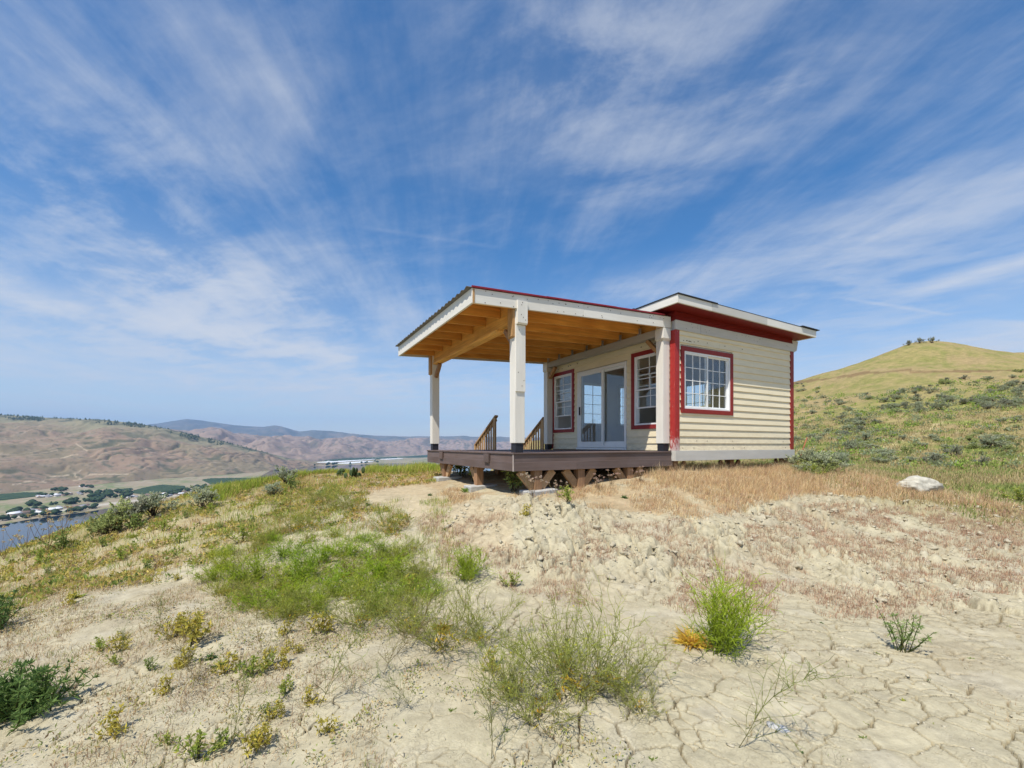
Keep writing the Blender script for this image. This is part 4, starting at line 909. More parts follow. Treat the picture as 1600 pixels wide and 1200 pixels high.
for p, v, z0 in ((pa, 0.193, 2.15), (pb, 4.44, 2.14)):
    B(MB().prism([(-0.137-HP-0.034, v-HP-0.034, z0+0.03), (-0.137+HP+0.004, v-HP-0.034, z0+0.03), (-0.137+HP+0.004, v+HP, z0+0.03), (-0.137-HP-0.034, v+HP, z0+0.03)], (0, 0, 0.215)), 'post_cap', M['white_z'], p, 0.006)
    B(MB().hexa([(-0.137-HP-0.012, v-HP-0.012, z0), (-0.137+HP+0.002, v-HP-0.012, z0), (-0.137+HP+0.002, v+HP-0.01, z0), (-0.137-HP-0.012, v+HP-0.01, z0),
                 (-0.137-HP-0.034, v-HP-0.034, z0+0.029), (-0.137+HP+0.004, v-HP-0.034, z0+0.029), (-0.137+HP+0.004, v+HP-0.01, z0+0.029), (-0.137-HP-0.034, v+HP-0.01, z0+0.029)]), 'post_cap', M['white_z'], p)
# beams and knee braces
beam = box('beam', M['pine_v'], porch, (-3.655, 0.29, 2.07), (-3.557, 4.34, zr(-3.66)-0.003), 0.003)
box('beam_plate', M['pine_v'], beam, (-3.70, 0.80, 2.022), (-3.53, 4.28, 2.068), 0.003)
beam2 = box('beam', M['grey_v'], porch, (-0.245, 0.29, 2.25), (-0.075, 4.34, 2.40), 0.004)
box('ledger', M['pine_v'], beam2, (-0.16, 0.29, 2.402), (-0.06, 4.34, zr(-0.2)-0.006))
for u, zt, mt in ((-3.606, 2.02, 'timber'), (-0.15, 2.25, 'pine_z')):
    for v0, sg in ((0.29, 1), (4.34, -1)):
        B(MB().bar((u, v0+sg*0.02, zt-0.30), (u, v0+sg*0.30, zt-0.015), 0.085, 0.075, (0, -sg*0.7, 0.7)), 'knee_brace', M[mt], porch)
# roof of the porch
proof = B(MB().hexa([(-4.45, 0.10, zr(-4.45)), (-0.06, 0.10, zr(-0.06)), (-0.06, 4.56, zr(-0.06)), (-4.45, 4.56, zr(-4.45)), (-4.45, 0.10, zr(-4.45)+0.014), (-0.06, 0.10, zr(-0.06)+0.014), (-0.06, 4.56, zr(-0.06)+0.014), (-4.45, 4.56, zr(-4.45)+0.014)]), 'roof_deck', M['pine_u'], porch)
def rafter(u0, u1, v):
    w, dp = 0.019, 0.185
    B(MB().hexa([(u0, v-w, zr(u0)-dp), (u1, v-w, zr(u1)-dp), (u1, v+w, zr(u1)-dp), (u0, v+w, zr(u0)-dp), (u0, v-w, zr(u0)-0.002), (u1, v-w, zr(u1)-0.002), (u1, v+w, zr(u1)-0.002), (u0, v+w, zr(u0)-0.002)]), 'rafter', M['pine_u'], proof, 0.002)
mb = MB()
for k in range(8):
    v = 0.125+0.6*k; v = min(v, 4.535)
    rafter(-4.448, -3.66, v); rafter(-3.552, -0.262, v)
    if 0 < k < 7: mb.box((-0.30, v-0.028, zr(-0.3)-0.20), (-0.246, v-0.0195, zr(-0.3)-0.07)).box((-0.30, v+0.0195, zr(-0.3)-0.20), (-0.246, v+0.028, zr(-0.3)-0.07)).box((-0.262, v-0.06, zr(-0.3)-0.20), (-0.258, v+0.06, zr(-0.3)-0.07))
B(mb, 'joist_hanger', M['galv'], proof)
def sloped(u0, u1, v0, v1, b0, t0):
    return MB().hexa([(u0, v0, zr(u0)+b0), (u1, v0, zr(u1)+b0), (u1, v1, zr(u1)+b0), (u0, v1, zr(u0)+b0), (u0, v0, zr(u0)+t0), (u1, v0, zr(u1)+t0), (u1, v1, zr(u1)+t0), (u0, v1, zr(u0)+t0)])
B(sloped(-4.45, -2.3, 0.06, 0.098, -0.192, 0.035), 'fascia_board', M['white_u'], proof, 0.003)
B(sloped(-2.297, -0.26, 0.061, 0.098, -0.192, 0.035), 'fascia_board', M['white_u'], proof, 0.003)
B(sloped(-0.257, -0.035, 0.070, 0.098, -0.19, 0.04), 'fascia_board', M['white_u'], proof, 0.003)
B(sloped(-4.49, -4.452, 0.062, 4.60, -0.195, 0.038), 'fascia_board', M['white_v'], proof, 0.003)
box('fascia_end', M['pine_z'], proof, (-4.475, 0.052, zr(-4.49)-0.19), (-4.446, 0.0605, zr(-4.49)+0.03))
B(sloped(-4.45, -0.06, 4.562, 4.60, -0.192, 0.035), 'fascia_board', M['grey_u'], proof, 0.003)
# corrugated metal sheets, ribs running down the slope
def corr(u0, u1, v0, v1):
    n = int(round((v1-v0)/0.0475)); V = []; Q = []
    for i in range(n+1):
        v = v0+(v1-v0)*i/n; z = (0.0, 0.024, 0.024, 0.0)[i % 4]
        for u in (u0, u1): V += [(u-ORG[0], v-ORG[1], zr(u)+0.043+z-ORG[2]), (u-ORG[0], v-ORG[1], zr(u)+0.045+z-ORG[2])]
    for i in range(n):
        a = 4*i; c = 4*(i+1); Q += [(a, c, c+2, a+2), (a+1, a+3, c+3, c+1), (a, a+1, c+1, c), (a+2, c+2, c+3, a+3)]
    link('metal_sheet', mesh_np('metal_sheet', V, Q, None, [M['roofmetal']]), proof)
for k in range(5): corr(-4.56, -0.05, 0.05+0.912*k, 0.05+0.912*k+0.9125)
for u0, u1, dz in ((-4.50, -3.1, 0.0), (-3.12, -1.55, 0.004), (-1.57, -0.25, 0.0)):
    B(sloped(u0, u1, 0.030, 0.058, 0.040+dz, 0.068+dz), 'drip_edge', M['redmetal'], proof, 0.003)
nails(porch, [], 'front') if False else None
mb = MB()
for _ in range(34):
    u = random.uniform(-4.4, -0.1); z = zr(u)+random.choice([-0.15, -0.03, 0.0])+random.uniform(-0.02, 0.02); mb.box((u-0.006, 0.0565, z-0.006), (u+0.006, 0.0605, z+0.006))
for z in (0.98, 1.07, 1.2, 1.9):
    u = -3.6+random.uniform(-.06, .06); mb.box((u-0.006, 0.0735, z-0.006), (u+0.006, 0.0765, z+0.006))
for z in (2.06, 2.10, 2.14, 2.3, 2.34):
    u = -3.606+random.uniform(-0.06, 0.07); mb.box((u-0.006, 0.0165, z-0.006), (u+0.006, 0.0205, z+0.006))
B(mb, 'nail_head', M['nail'], porch)
# posts under the deck, each with two knee braces, and the concrete blocks they stand on
def support(u, v, along, block=True, n_br=2, lab=None):
    g = gz_uv(u, v)
    s = box('support_post', M['timber'], porch, (u-0.075, v-0.07, g-0.02), (u+0.075, v+0.07, -0.43), 0.004)
    ax_ = np.array([1, 0, 0]) if along == 'u' else np.array([0, 1, 0])
    for sg in ((-1, 1) if n_br == 2 else (n_br,)):
        p = np.array([u, v, -0.72])+ax_*sg*0.085; q = np.array([u, v, -0.435])+ax_*sg*0.33
        B(MB().bar(p, q, 0.06, 0.14, np.array([0, 0, 1.0])), 'knee_brace', M['timber_v'], s)
    if block:
        o = MB().box((-0.30, -0.16, -0.10), (0.30, 0.16, 0.055)).build('footing_block', M['concrete'], None, 0.012)
        p = uv(u+0.03, v-0.03); o.location = (p[0], p[1], g+0.01); o.rotation_euler = (0.02, -0.03, TH+random.uniform(-.1, .1)); tag(o, lab, 'concrete block', 'concrete footing blocks')
support(at_v(838, 0.16), 0.16, 'u', True, 2, 'pale concrete block under the nearest deck support post')
support(at_v(905, 0.16), 0.16, 'u', False); support(at_v(981, 0.16), 0.16, 'u', False)
support(-3.62, at_u(697, -3.62), 'v', True, 2, 'concrete block under the far left deck support post'); support(-3.62, at_u(748, -3.62), 'v', True, 1, 'flat concrete block under the middle left deck support post')
for u in (-2.4, -1.0):
    g = gz_uv(u, 3.2)-0.05; box('support_post', M['timber'], porch, (u-0.07, 3.13, g), (u+0.07, 3.27, -0.43), 0.004)
box('skirting', simple('dark_skirting', (0.075, 0.072, 0.07), 0.8), cabin, (0, 0, 0), (0.001, 0.001, 0.001)) if False else None
# stair railings at the back edge
def railing(x_top, x_low, ztop, zlow, label, nb):
    global ORG
    v0 = 4.66; u = at_v(x_top, v0); v1 = at_u(x_low, u); ORG = (u, (v0+v1)/2, -1.4); p = uv(u, (v0+v1)/2)
    t = thing('stair_railing', label, 'railing', (p[0], p[1], -1.4), TH, 'stair railings at the back of the deck')
    mzz = lambda v: ztop+(zlow-ztop)*(v-v0)/(v1-v0)
    B(MB().bar((u, v0-0.05, mzz(v0-0.05)), (u, v1+0.05, mzz(v1+0.05)), 0.10, 0.045), 'handrail', M['rail_v'], t)
    B(MB().bar((u+0.022, v0, mzz(v0)-0.07), (u+0.022, v1, mzz(v1)-0.07), 0.036, 0.09), 'top_rail', M['rail_v'], t)
    B(MB().bar((u, v0, mzz(v0)-0.98), (u, v1, mzz(v1)-0.98), 0.09, 0.09), 'bottom_rail', M['rail_v'], t)
    for v in (v0, v1): box('newel_post', M['rail_z'], t, (u-0.05, v-0.045, gz_uv(u, v)-0.1), (u+0.0, v+0.045, mzz(v)-0.03))
    for k in range(nb):
        v = v0+(v1-v0)*(k+1)/(nb+1); box('baluster', M['rail_z'], t, (u-0.015, v-0.019, mzz(v)-1.0), (u+0.021, v+0.019, mzz(v)-0.03))
railing(774.5, 744, 0.79, 0.02, 'left wooden stair railing with balusters behind the deck', 8)
railing(849, 816, 0.79, -0.02, 'right wooden stair railing partly hidden by the far porch post', 8)
# ------------------------------------------------------------------ PART 3 FOLLOWS
# ------------------------------------------------------------------ plants: generators
def unit(a): return a/np.maximum(np.linalg.norm(a, axis=-1, keepdims=True), 1e-9)
def grow(P, D, L, r0, r1, K, wob, lift, g):
    """N wandering stems of K pieces; returns pieces (p0, p1, r0, r1) and node points with their directions"""
    S = []; nodes = []; N = len(P); D = unit(D)
    for k in range(K):
        D = unit(D + wob*g.standard_normal((N, 3)) + np.array([0, 0, lift]))
        P2 = P + D*(np.asarray(L)/K)[:, None]; a = r0+(r1-r0)*k/K; c = r0+(r1-r0)*(k+1)/K
        S.append((P, P2, np.full(N, 1.0)*a, np.full(N, 1.0)*c)); nodes.append((P2, D)); P = P2
    return [np.concatenate([s[i] for s in S]) for i in range(4)], nodes
def tubes(p0, p1, r0, r1, col, sides=3):
    d = unit(p1-p0); h = np.where(np.abs(d[:, 2:3]) > 0.9, np.array([[1.0, 0, 0]]), np.array([[0, 0, 1.0]]))
    a = unit(np.cross(d, h)); b_ = np.cross(d, a); n = len(p0); V = np.empty((n, 2*sides, 3))
    for j in range(sides):
        t = 2*PI*j/sides; o = a*math.cos(t)+b_*math.sin(t); V[:, j] = p0+o*r0[:, None]; V[:, sides+j] = p1+o*r1[:, None]
    i0 = (np.arange(n)*2*sides)[:, None]
    Q = np.concatenate([np.concatenate([i0+j, i0+(j+1) % sides, i0+sides+(j+1) % sides, i0+sides+j], 1) for j in range(sides)])
    return V.reshape(-1, 3), Q, np.repeat(col, 2*sides, 0)
def leaves(P, D, L, Wd, col, g, droop=0.0, fold=0.12):
    """pointed leaves: two quads folded along the midrib"""
    D = unit(D+np.array([0, 0, -droop])); n = len(P); r = g.standard_normal((n, 3)); s = unit(np.cross(D, r)); up = np.cross(s, D)
    L = np.asarray(L)[:, None]; Wd = np.asarray(Wd)[:, None]
    mid = P+D*L*0.45+up*L*0.06; tip = P+D*L-np.array([0, 0, 1.0])*L*0.08
    V = np.stack([P, mid+s*Wd+up*Wd*fold*3, tip, mid-s*Wd+up*Wd*fold*3, mid], 1).reshape(-1, 3); i = np.arange(n)[:, None]*5
    T_ = np.concatenate([np.concatenate([i, i+1, i+4], 1), np.concatenate([i+1, i+2, i+4], 1), np.concatenate([i+2, i+3, i+4], 1), np.concatenate([i+3, i, i+4], 1)])
    return V, T_, np.repeat(col, 5, 0)
def cvar(n, c, g, v=0.2): return np.array(c)[None]*(1+v*g.standard_normal((n, 1)))*(1+0.08*g.standard_normal((n, 3)))
class PM:
    def __init__(s): s.V = []; s.Q = []; s.T = []; s.C = []; s.n = 0
    def addq(s, r): s.V.append(r[0]); s.Q.append(r[1]+s.n); s.C.append(r[2]); s.n += len(r[0])
    def addt(s, r): s.V.append(r[0]); s.T.append(r[1]+s.n); s.C.append(r[2]); s.n += len(r[0])
    def mesh(s, name, mat):
        return mesh_np(name, np.vstack(s.V), np.vstack(s.Q) if s.Q else None, np.vstack(s.T) if s.T else None, [mat], np.clip(np.vstack(s.C), 0.004, 0.9))
def dirs(n, g, tmin, tmax):                        # random directions, tilt from upright between tmin and tmax
    a = g.uniform(0, 2*PI, n); t = g.uniform(tmin, tmax, n); return np.stack([np.cos(a)*np.sin(t), np.sin(a)*np.sin(t), np.cos(t)], 1)
def pick(nodes, m, g, lo=0):
    P = np.concatenate([q[0] for q in nodes[lo:]]); D = np.concatenate([q[1] for q in nodes[lo:]]); i = g.integers(0, len(P), m); return P[i], D[i]
def feather(seed, H, spread, ns, c_tip, c_low, dens=1.0, r=0.0022, yellow=0, lean=(0, 0), flowers=0):
    """thin much-branched weed without visible leaves"""
    g = np.random.default_rng(seed); pm = PM(); P = np.c_[g.normal(0, 0.05*spread, (ns, 2)), np.zeros(ns)]
    D = dirs(ns, g, 0.1, spread); D[:, 0] += lean[0]; D[:, 1] += lean[1]
    s, nd = grow(P, D, H*g.uniform(0.7, 1.15, ns), r*1.5, r*0.9, 6, 0.13, 0.05, g)
    m1 = int(ns*8*dens); P1, D1 = pick(nd, m1, g, 0); s1, nd1 = grow(P1, unit(D1*0.8+0.75*g.standard_normal((m1, 3))+[0, 0, .25]), H*g.uniform(.18, .5, m1), r, r*.7, 4, 0.2, 0.08, g)
    m2 = int(m1*4.5); P2, D2 = pick(nd1, m2, g); s2, nd2 = grow(P2, unit(D2*0.8+0.8*g.standard_normal((m2, 3))+[0, 0, .2]), H*g.uniform(.06, .2, m2), r*.75, r*.5, 2, 0.25, 0.05, g)
    for q, w in ((s, 0.15), (s1, 0.55), (s2, 1.0)):
        k = np.clip(w*0.6+0.55*q[1][:, 2]/H, 0, 1)[:, None]; n = len(q[0])
        pm.addq(tubes(*q, (np.array(c_low)*(1-k)+np.array(c_tip)*k)*(1+0.22*g.standard_normal((n, 1)))))
    if yellow:
        a = g.uniform(0, 2*PI, yellow); rr = g.uniform(0, 0.3*H, yellow)
        pm.addt(leaves(np.c_[rr*np.cos(a), rr*np.sin(a), g.uniform(0.0, 0.2*H, yellow)], dirs(yellow, g, 0.6, 1.5), g.uniform(.04, .10, yellow), g.uniform(.004, .010, yellow), cvar(yellow, (0.60, 0.40, 0.05), g), g))
    if flowers:
        Pf, Df = pick(nd2, flowers, g, 1); pm.addt(leaves(Pf, Df, g.uniform(.008, .016, flowers), g.uniform(.004, .007, flowers), cvar(flowers, (0.62, 0.58, 0.08), g), g))
    return pm.mesh('feathery_weed', M['plant'])
def leafbush(seed, H, R, ns, nl, ll, lw, col, col2, stem=(0.10, 0.09, 0.04), tmax=1.1, droop=0.1):
    g = np.random.default_rng(seed); pm = PM(); P = np.c_[g.normal(0, R*0.18, (ns, 2)), np.zeros(ns)]
    s, nd = grow(P, dirs(ns, g, 0.05, tmax), H*g.uniform(.7, 1.1, ns), 0.006*H/0.4, 0.003*H/0.4, 5, 0.12, 0.06, g)
    pm.addq(tubes(*s, cvar(len(s[0]), stem, g)))
    P1, D1 = pick(nd, nl, g, 1); d = unit(D1*0.5+g.standard_normal((nl, 3))*0.7+[0, 0, .15]); k = g.random((nl, 1))
    c = (np.array(col)*(1-k)+np.array(col2)*k)*(1+0.18*g.standard_normal((nl, 1)))
    pm.addt(leaves(P1, d, ll*g.uniform(.6, 1.15, nl), lw*g.uniform(.7, 1.2, nl), c, g, droop)); return pm.mesh('leafy_weed', M['plant'])
def rosette(seed, nl, ll, lw, col, col2, up=(0.5, 1.4)):
    g = np.random.default_rng(seed); pm = PM(); k = g.random((nl, 1)); c = (np.array(col)*(1-k)+np.array(col2)*k)*(1+0.15*g.standard_normal((nl, 1)))
    pm.addt(leaves(np.c_[g.normal(0, ll*0.12, (nl, 2)), g.uniform(0, 0.02, nl)], dirs(nl, g, *up), ll*g.uniform(.5, 1.1, nl), lw*g.uniform(.7, 1.2, nl), c, g, 0.05)); return pm.mesh('broad_leaf_weed', M['plant'])
def sage(seed, nl, c0, c1):
    """grey-green bush, one metre across: woody limbs and clumped small leaves"""
    g = np.random.default_rng(seed); pm = PM(); ns = 16
    s, nd = grow(np.c_[g.normal(0, .05, (ns, 2)), np.zeros(ns)], dirs(ns, g, 0.1, 1.25), g.uniform(.4, .68, ns), 0.018, 0.008, 5, 0.22, 0.06, g)
    pm.addq(tubes(*s, cvar(len(s[0]), (0.13, 0.10, 0.075), g)))
    m = 90; P1, D1 = pick(nd, m, g, 2); s1, nd1 = grow(P1, unit(D1+0.6*g.standard_normal((m, 3))+[0, 0, .35]), g.uniform(.10, .28, m), 0.007, 0.004, 3, 0.2, 0.1, g); pm.addq(tubes(*s1, cvar(len(s1[0]), (0.16, 0.14, 0.09), g)))
    P2, D2 = pick(nd1, nl, g, 1); k = np.clip(P2[:, 2:3]/0.6+g.normal(0, .25, (nl, 1)), 0, 1); c = np.array(c0)*(1-k)+np.array(c1)*k
    pm.addt(leaves(P2+g.normal(0, .018, (nl, 3)), D2+0.7*g.standard_normal((nl, 3))+[0, 0, .4], g.uniform(.05, .11, nl), g.uniform(.012, .024, nl), c*(1+0.2*g.standard_normal((nl, 1))), g)); return pm.mesh('sagebrush', M['plant'])
def put(name, me, xy, label, cat, group=None, s=1.0, rz=None, off=-0.01, tilt=True):
    P = at(*xy); o = link(name, me, None, (P[0], P[1], P[2]+off)); sc = s if isinstance(s, tuple) else (s, s, s); o.scale = sc
    o.rotation_euler = (0, 0, random.uniform(0, 2*PI) if rz is None else rz); return tag(o, label, cat, group)
# ------------------------------------------------------------------ bright green feathery weeds
G1, G0 = (0.48, 0.59, 0.05), (0.34, 0.43, 0.06); S1, S0 = (0.46, 0.50, 0.11), (0.38, 0.35, 0.13)
FM = [feather(s, 0.36, 1.35, ns, c1, c0, 1.0, 0.0024, yl, flowers=fl) for s, ns, c1, c0, yl, fl in ((1, 26, G1, G0, 10, 40), (2, 22, (0.52, 0.58, 0.07), (0.42, 0.42, 0.09), 34, 90), (3, 28, (0.40, 0.55, 0.045), (0.28, 0.40, 0.05), 4, 20), (4, 18, (0.50, 0.50, 0.12), (0.46, 0.37, 0.14), 40, 60), (7, 24, (0.46, 0.62, 0.05), (0.30, 0.42, 0.05), 12, 60))]
FS = [feather(s, 0.44, 1.3, 18, S1, S0, 1.1, 0.0017, 30, flowers=60) for s in (5, 6)]
gg = 'feathery green weeds in the big patch left of the porch'
for k, (x, y, s) in enumerate([(400, 905, 1.0), (440, 920, 1.1), (480, 905, 1.0), (380, 935, .8), (425, 945, .85), (470, 940, .85), (350, 890, .8), (520, 930, .85),
                               (545, 900, 1.05), (585, 905, 1.15), (620, 900, 1.1), (560, 935, .9), (610, 935, .9), (650, 905, .85), (590, 868, 1.0), (540, 868, .9), (630, 868, .8), (450, 870, .9), (400, 862, .8), (500, 880, .9), (335, 905, .6), (345, 925, .5), (670, 930, .6), (640, 945, .6), (580, 955, .6), (500, 955, .6), (450, 965, .5), (570, 845, .6), (480, 850, .6), (420, 845, .55), (360, 870, .6), (520, 840, .5)]):
    put('feathery_weed', FM[k % 5], (x, y), 'bright green feathery weed '+('at the left end' if x < 400 else 'along the upper edge' if y < 872 else 'along the lower edge' if y > 938 else 'at the right end' if x > 615 else 'in the thick left half' if x < 510 else 'in the thick right half')+' of the big patch', 'weed', gg, (s*1.1, s*1.1, s*random.uniform(.55, .85)))
put('feathery_weed', feather(31, 0.36, 1.1, 34, G1, G0, 1.0, 0.0026, 8), (729, 906), 'round bright green weed ball standing alone right of the big patch', 'weed', 'feathery green weeds', 0.85)
put('feathery_weed', feather(32, 0.50, 1.0, 40, G1, G0, 1.0, 0.0026, 0, (0.30, -0.1)), (1118, 1012), 'dense bright green weed leaning over a yellow tuft on the cracked clay', 'weed', 'feathery green weeds', 0.98, 0.0)
put('yellow_tuft', rosette(33, 260, 0.19, 0.0055, (0.80, 0.58, 0.05), (0.72, 0.46, 0.14), (0.6, 1.5)), (1078, 1004), 'golden yellow dry tuft at the left foot of the dense weed', 'tuft', None, 1.0)
for k, (x, y, s, me, lab) in enumerate([(900, 1085, 1.15, FS[0], 'sparse green weed sprawling at the bottom centre of the clay'), (840, 1110, 0.95, FS[1], 'sparse weed at the left end of the bottom centre clump'),
        (955, 1070, 0.9, FS[1], 'sparse weed at the right end of the bottom centre clump'), (880, 1045, 0.9, FS[0], 'sparse weed at the back of the bottom centre clump'), (800, 1085, .7, FS[0], 'small sparse weed left beside the bottom centre clump'),
        (690, 1010, 1.1, FS[1], 'olive sparse weed with yellow leaves at its foot below the big patch'), (745, 1000, 0.9, FS[0], 'olive sparse weed right below the round weed ball'), (640, 985, 0.95, FS[0], 'sparse weed on the lower edge of the big green patch'),
        (560, 975, 0.9, FS[1], 'sparse weed with yellow foot under the big green patch'), (1000, 1105, .55, FS[1], 'small sparse weed trailing right of the bottom centre clump'), (500, 790, 1.0, FS[0], 'olive feathery weed on the slope left of the bare path'),
        (555, 800, 1.0, FS[1], 'olive feathery weed beside the bare path'), (470, 830, 1.0, FS[0], 'pale feathery weed behind the big green patch'), (610, 830, .9, FS[1], 'thin feathery weed between the path and the big patch')]):
    put('feathery_weed', me, (x, y), lab, 'weed', 'feathery green weeds', s)
for k in range(20):
    x, y = random.uniform(330, 680), random.uniform(775, 985)
    if (x-530)**2/190**2+(y-880)**2/105**2 > 1: continue
    put('feathery_weed', FS[k % 2], (x, y), 'olive thin weed '+('on the slope above' if y < 845 else 'below' if y > 930 else 'mixed into')+' the big bright green patch', 'weed', 'olive weeds round the big patch', (lambda q: (q, q, q*.75))(random.uniform(.55, .95)))
put('yellow_tuft', rosette(34, 60, 0.11, 0.010, (0.66, 0.44, 0.06), (0.5, 0.42, 0.08), (0.5, 1.4)), (690, 985), 'yellow leaf tuft inside the olive weed below the big patch', 'tuft', None, 1.0)
put('green_sapling', leafbush(41, 0.30, 0.14, 12, 420, 0.045, 0.0045, (0.20, 0.32, 0.09), (0.34, 0.42, 0.14), (0.12, 0.14, 0.04), 0.7), (1412, 1018), 'small upright green weed alone on the right side of the clay', 'weed', None, 0.95)
# tall single-stemmed weeds
def stemweed(seed, H, col):
    return feather(seed, H, 0.4, 1, col, (0.34, 0.27, 0.15), 3.2, 0.0014, 0, flowers=0)
SW = [stemweed(60+i, 0.42, c) for i, c in enumerate([(0.34, 0.40, 0.10), (0.44, 0.36, 0.15), (0.32, 0.36, 0.09)])]
for x, y, s, lab in [(1162, 1170, 1.15, 'thin branching weed standing at the bottom right of centre'), (178, 1046, 0.6, 'single thin green stem casting a shadow at lower left'), (292, 1025, 0.85, 'thin weed with yellow leaves at its foot on the left clay'),
                     (505, 1105, 1.2, 'tall thin stem below the big patch'), (600, 1060, 1.1, 'thin branching stem on the clay under the patch'), (770, 1180, 1.1, 'tall thin weed at the bottom edge left of the clump'), (362, 1165, .9, 'thin weed at the bottom edge on the left'),
                     (315, 1070, .7, 'short thin weed on the lower left clay'), (240, 985, .6, 'thin weed in the brown litter at left'), (640, 1110, .7, 'thin weed low between the patch and the bottom edge'), (420, 1030, .7, 'thin weed under the left end of the big patch')]:
    put('thin_weed', random.choice(SW), (x, y), lab, 'weed', 'thin weeds on the clay', s)
# dark leafy shrub at the lower left edge
put('lupine_bush', leafbush(51, 0.40, 0.6, 80, 5200, 0.068, 0.0062, (0.13, 0.22, 0.06), (0.24, 0.34, 0.10), (0.07, 0.09, 0.03), 1.15, 0.0), (20, 1118), 'dark green bushy shrub with narrow leaves at the lower left edge', 'shrub', None, .74, off=-0.03)
put('lupine_bush', leafbush(52, 0.36, 0.4, 26, 1100, 0.068, 0.0065, (0.08, 0.15, 0.04), (0.17, 0.25, 0.07), (0.07, 0.09, 0.03), 1.2, 0.0), (-10, 985), 'dark leafy shrub cut by the left edge above the larger one', 'shrub', None, 0.8)
# broad-leaved weeds
RO = [rosette(70, 26, 0.16, 0.028, (0.17, 0.28, 0.06), (0.32, 0.38, 0.08)), rosette(71, 20, 0.14, 0.030, (0.28, 0.35, 0.08), (0.58, 0.50, 0.09)), rosette(72, 34, 0.12, 0.020, (0.11, 0.20, 0.07), (0.20, 0.28, 0.10))]
LB = [leafbush(75+i, 0.34, 0.2, 10, 150, 0.085, 0.014, c, c2) for i, (c, c2) in enumerate([((0.26, 0.36, 0.07), (0.46, 0.46, 0.09)), ((0.20, 0.30, 0.09), (0.36, 0.40, 0.11)), ((0.42, 0.40, 0.08), (0.66, 0.52, 0.10))])]
gl_ = 'leafy weeds on the slope at left'
spots = [(118, 935), (60, 885), (100, 850), (160, 855), (210, 840), (255, 830), (235, 850), (290, 810), (300, 790), (330, 800), (365, 790), (395, 815), (420, 835), (190, 875), (30, 905), (75, 900), (140, 880), (280, 850), (320, 855), (345, 830), (405, 790), (445, 775), (470, 770), (500, 778), (435, 800), (380, 845), (20, 880), (230, 890), (265, 880)]
for k, (x, y) in enumerate(spots):
    dark = k % 4 == 3; me = (LB[1] if dark else LB[0] if k % 2 else RO[1])
    put('leafy_weed', me, (x, y), 'dark green leafy weed among the yellowing slope plants' if dark else ('light green leafy weed on the yellowing left slope' if k % 2 else 'broad yellow-green leaf rosette on the left slope'), 'weed', gl_, random.uniform(.35, .6) if dark else random.uniform(.5, .9))
for x, y, s, me, lab in [(95, 862, 1.0, LB[1], 'dark green weed on the skyline in front of the river'), (208, 828, .9, LB[1], 'dark green weed right under the grey skyline bush'), (455, 765, 1.0, LB[1], 'dark leafy weed on the crest below the grey bush'),
                         (600, 748, .8, RO[0], 'broad green leaf plant on the dry grass left of the porch'), (626, 750, .7, RO[0], 'smaller broad leaf plant left of the porch'), (575, 790, .7, RO[2], 'dark green rosette at the edge of the bare path'), (727, 768, .95, RO[0], 'broad green leaf plant in the shade edge under the deck corner'),
                         (672, 775, .6, RO[2], 'grey green rosette on the bare bank below the deck'), (888, 797, .75, LB[0], 'green and yellow leafy weed below the middle of the deck'), (823, 805, .55, LB[2], 'yellow green weed below the nearest concrete block'), (1172, 778, .5, RO[2], 'small green rosette in the dry grass before the cabin'),
                         (975, 778, .7, RO[2], 'dull green rosette in the dry grass below the deck'), (330, 1028, .5, RO[2], 'small dark rosette on the lower left clay'), (345, 1040, .45, RO[0], 'small green rosette with its own shadow at lower left'), (300, 1010, .75, LB[2], 'yellow leaf weed on the left clay'),
                         (275, 1000, .6, LB[2], 'golden weed beside the thin stem at left'), (500, 985, .6, LB[2], 'golden leaf tuft under the big green patch'), (640, 925, .6, LB[2], 'yellow leaf tuft at the right of the big patch'), (800, 915, .5, LB[0], 'low green weed with yellow leaves near the round weed ball'),
                         (1590, 785, 1.0, LB[0], 'bright green weed at the right edge above the bank'), (770, 1045, .45, LB[2], 'small yellow tuft left of the bottom centre clump'), (1270, 745, .9, LB[0], 'green weed beside the leaning stake')]:
    put('leafy_weed', me, (x, y), lab, 'weed', 'broad leaved weeds', s)
for k in range(46):                                            # small weeds sprinkled over the left clay
    x, y = random.uniform(10, 520), random.uniform(880, 1190)
    if y > 990 and x < 140: continue
    j = random.choice([0, 0, 1, 2, 2]); put('leafy_weed', LB[j], (x, y), ['small light green weed', 'small mid green weed', 'small golden weed'][j]+(' in the litter of the upper left clay' if y < 1010 else ' near the dark shrub on the lower left clay' if x < 260 else ' on the lower left clay toward the middle'), 'weed', 'small weeds on the left clay', random.uniform(.22, .5))
for k in range(70):                                            # seedlings sprinkled over the clay
    x, y = random.uniform(150, 1590), random.uniform(965, 1195)
    put('seedling', RO[k % 3], (x, y), 'tiny green seedling sprouting from the cracked clay', 'seedling', 'seedlings on the clay', random.uniform(.10, .22))
# tall green plants under and behind the deck
for x, y, s in [(722, 745, 1.6), (740, 752, 1.3), (800, 768, 1.4), (712, 740, 1.2)]: put('leafy_weed', LB[1], (x, y), 'dark leafy weed growing in the shade under the deck', 'weed', 'weeds under the deck', s)
for x, y, s in [(1085, 731, 1.6), (1105, 731, 1.7), (1130, 730, 1.6), (1150, 729, 1.2)]: put('leafy_weed', LB[0], (x, y), 'olive weed growing under the cabin skirt', 'weed', 'weeds under the cabin', s)
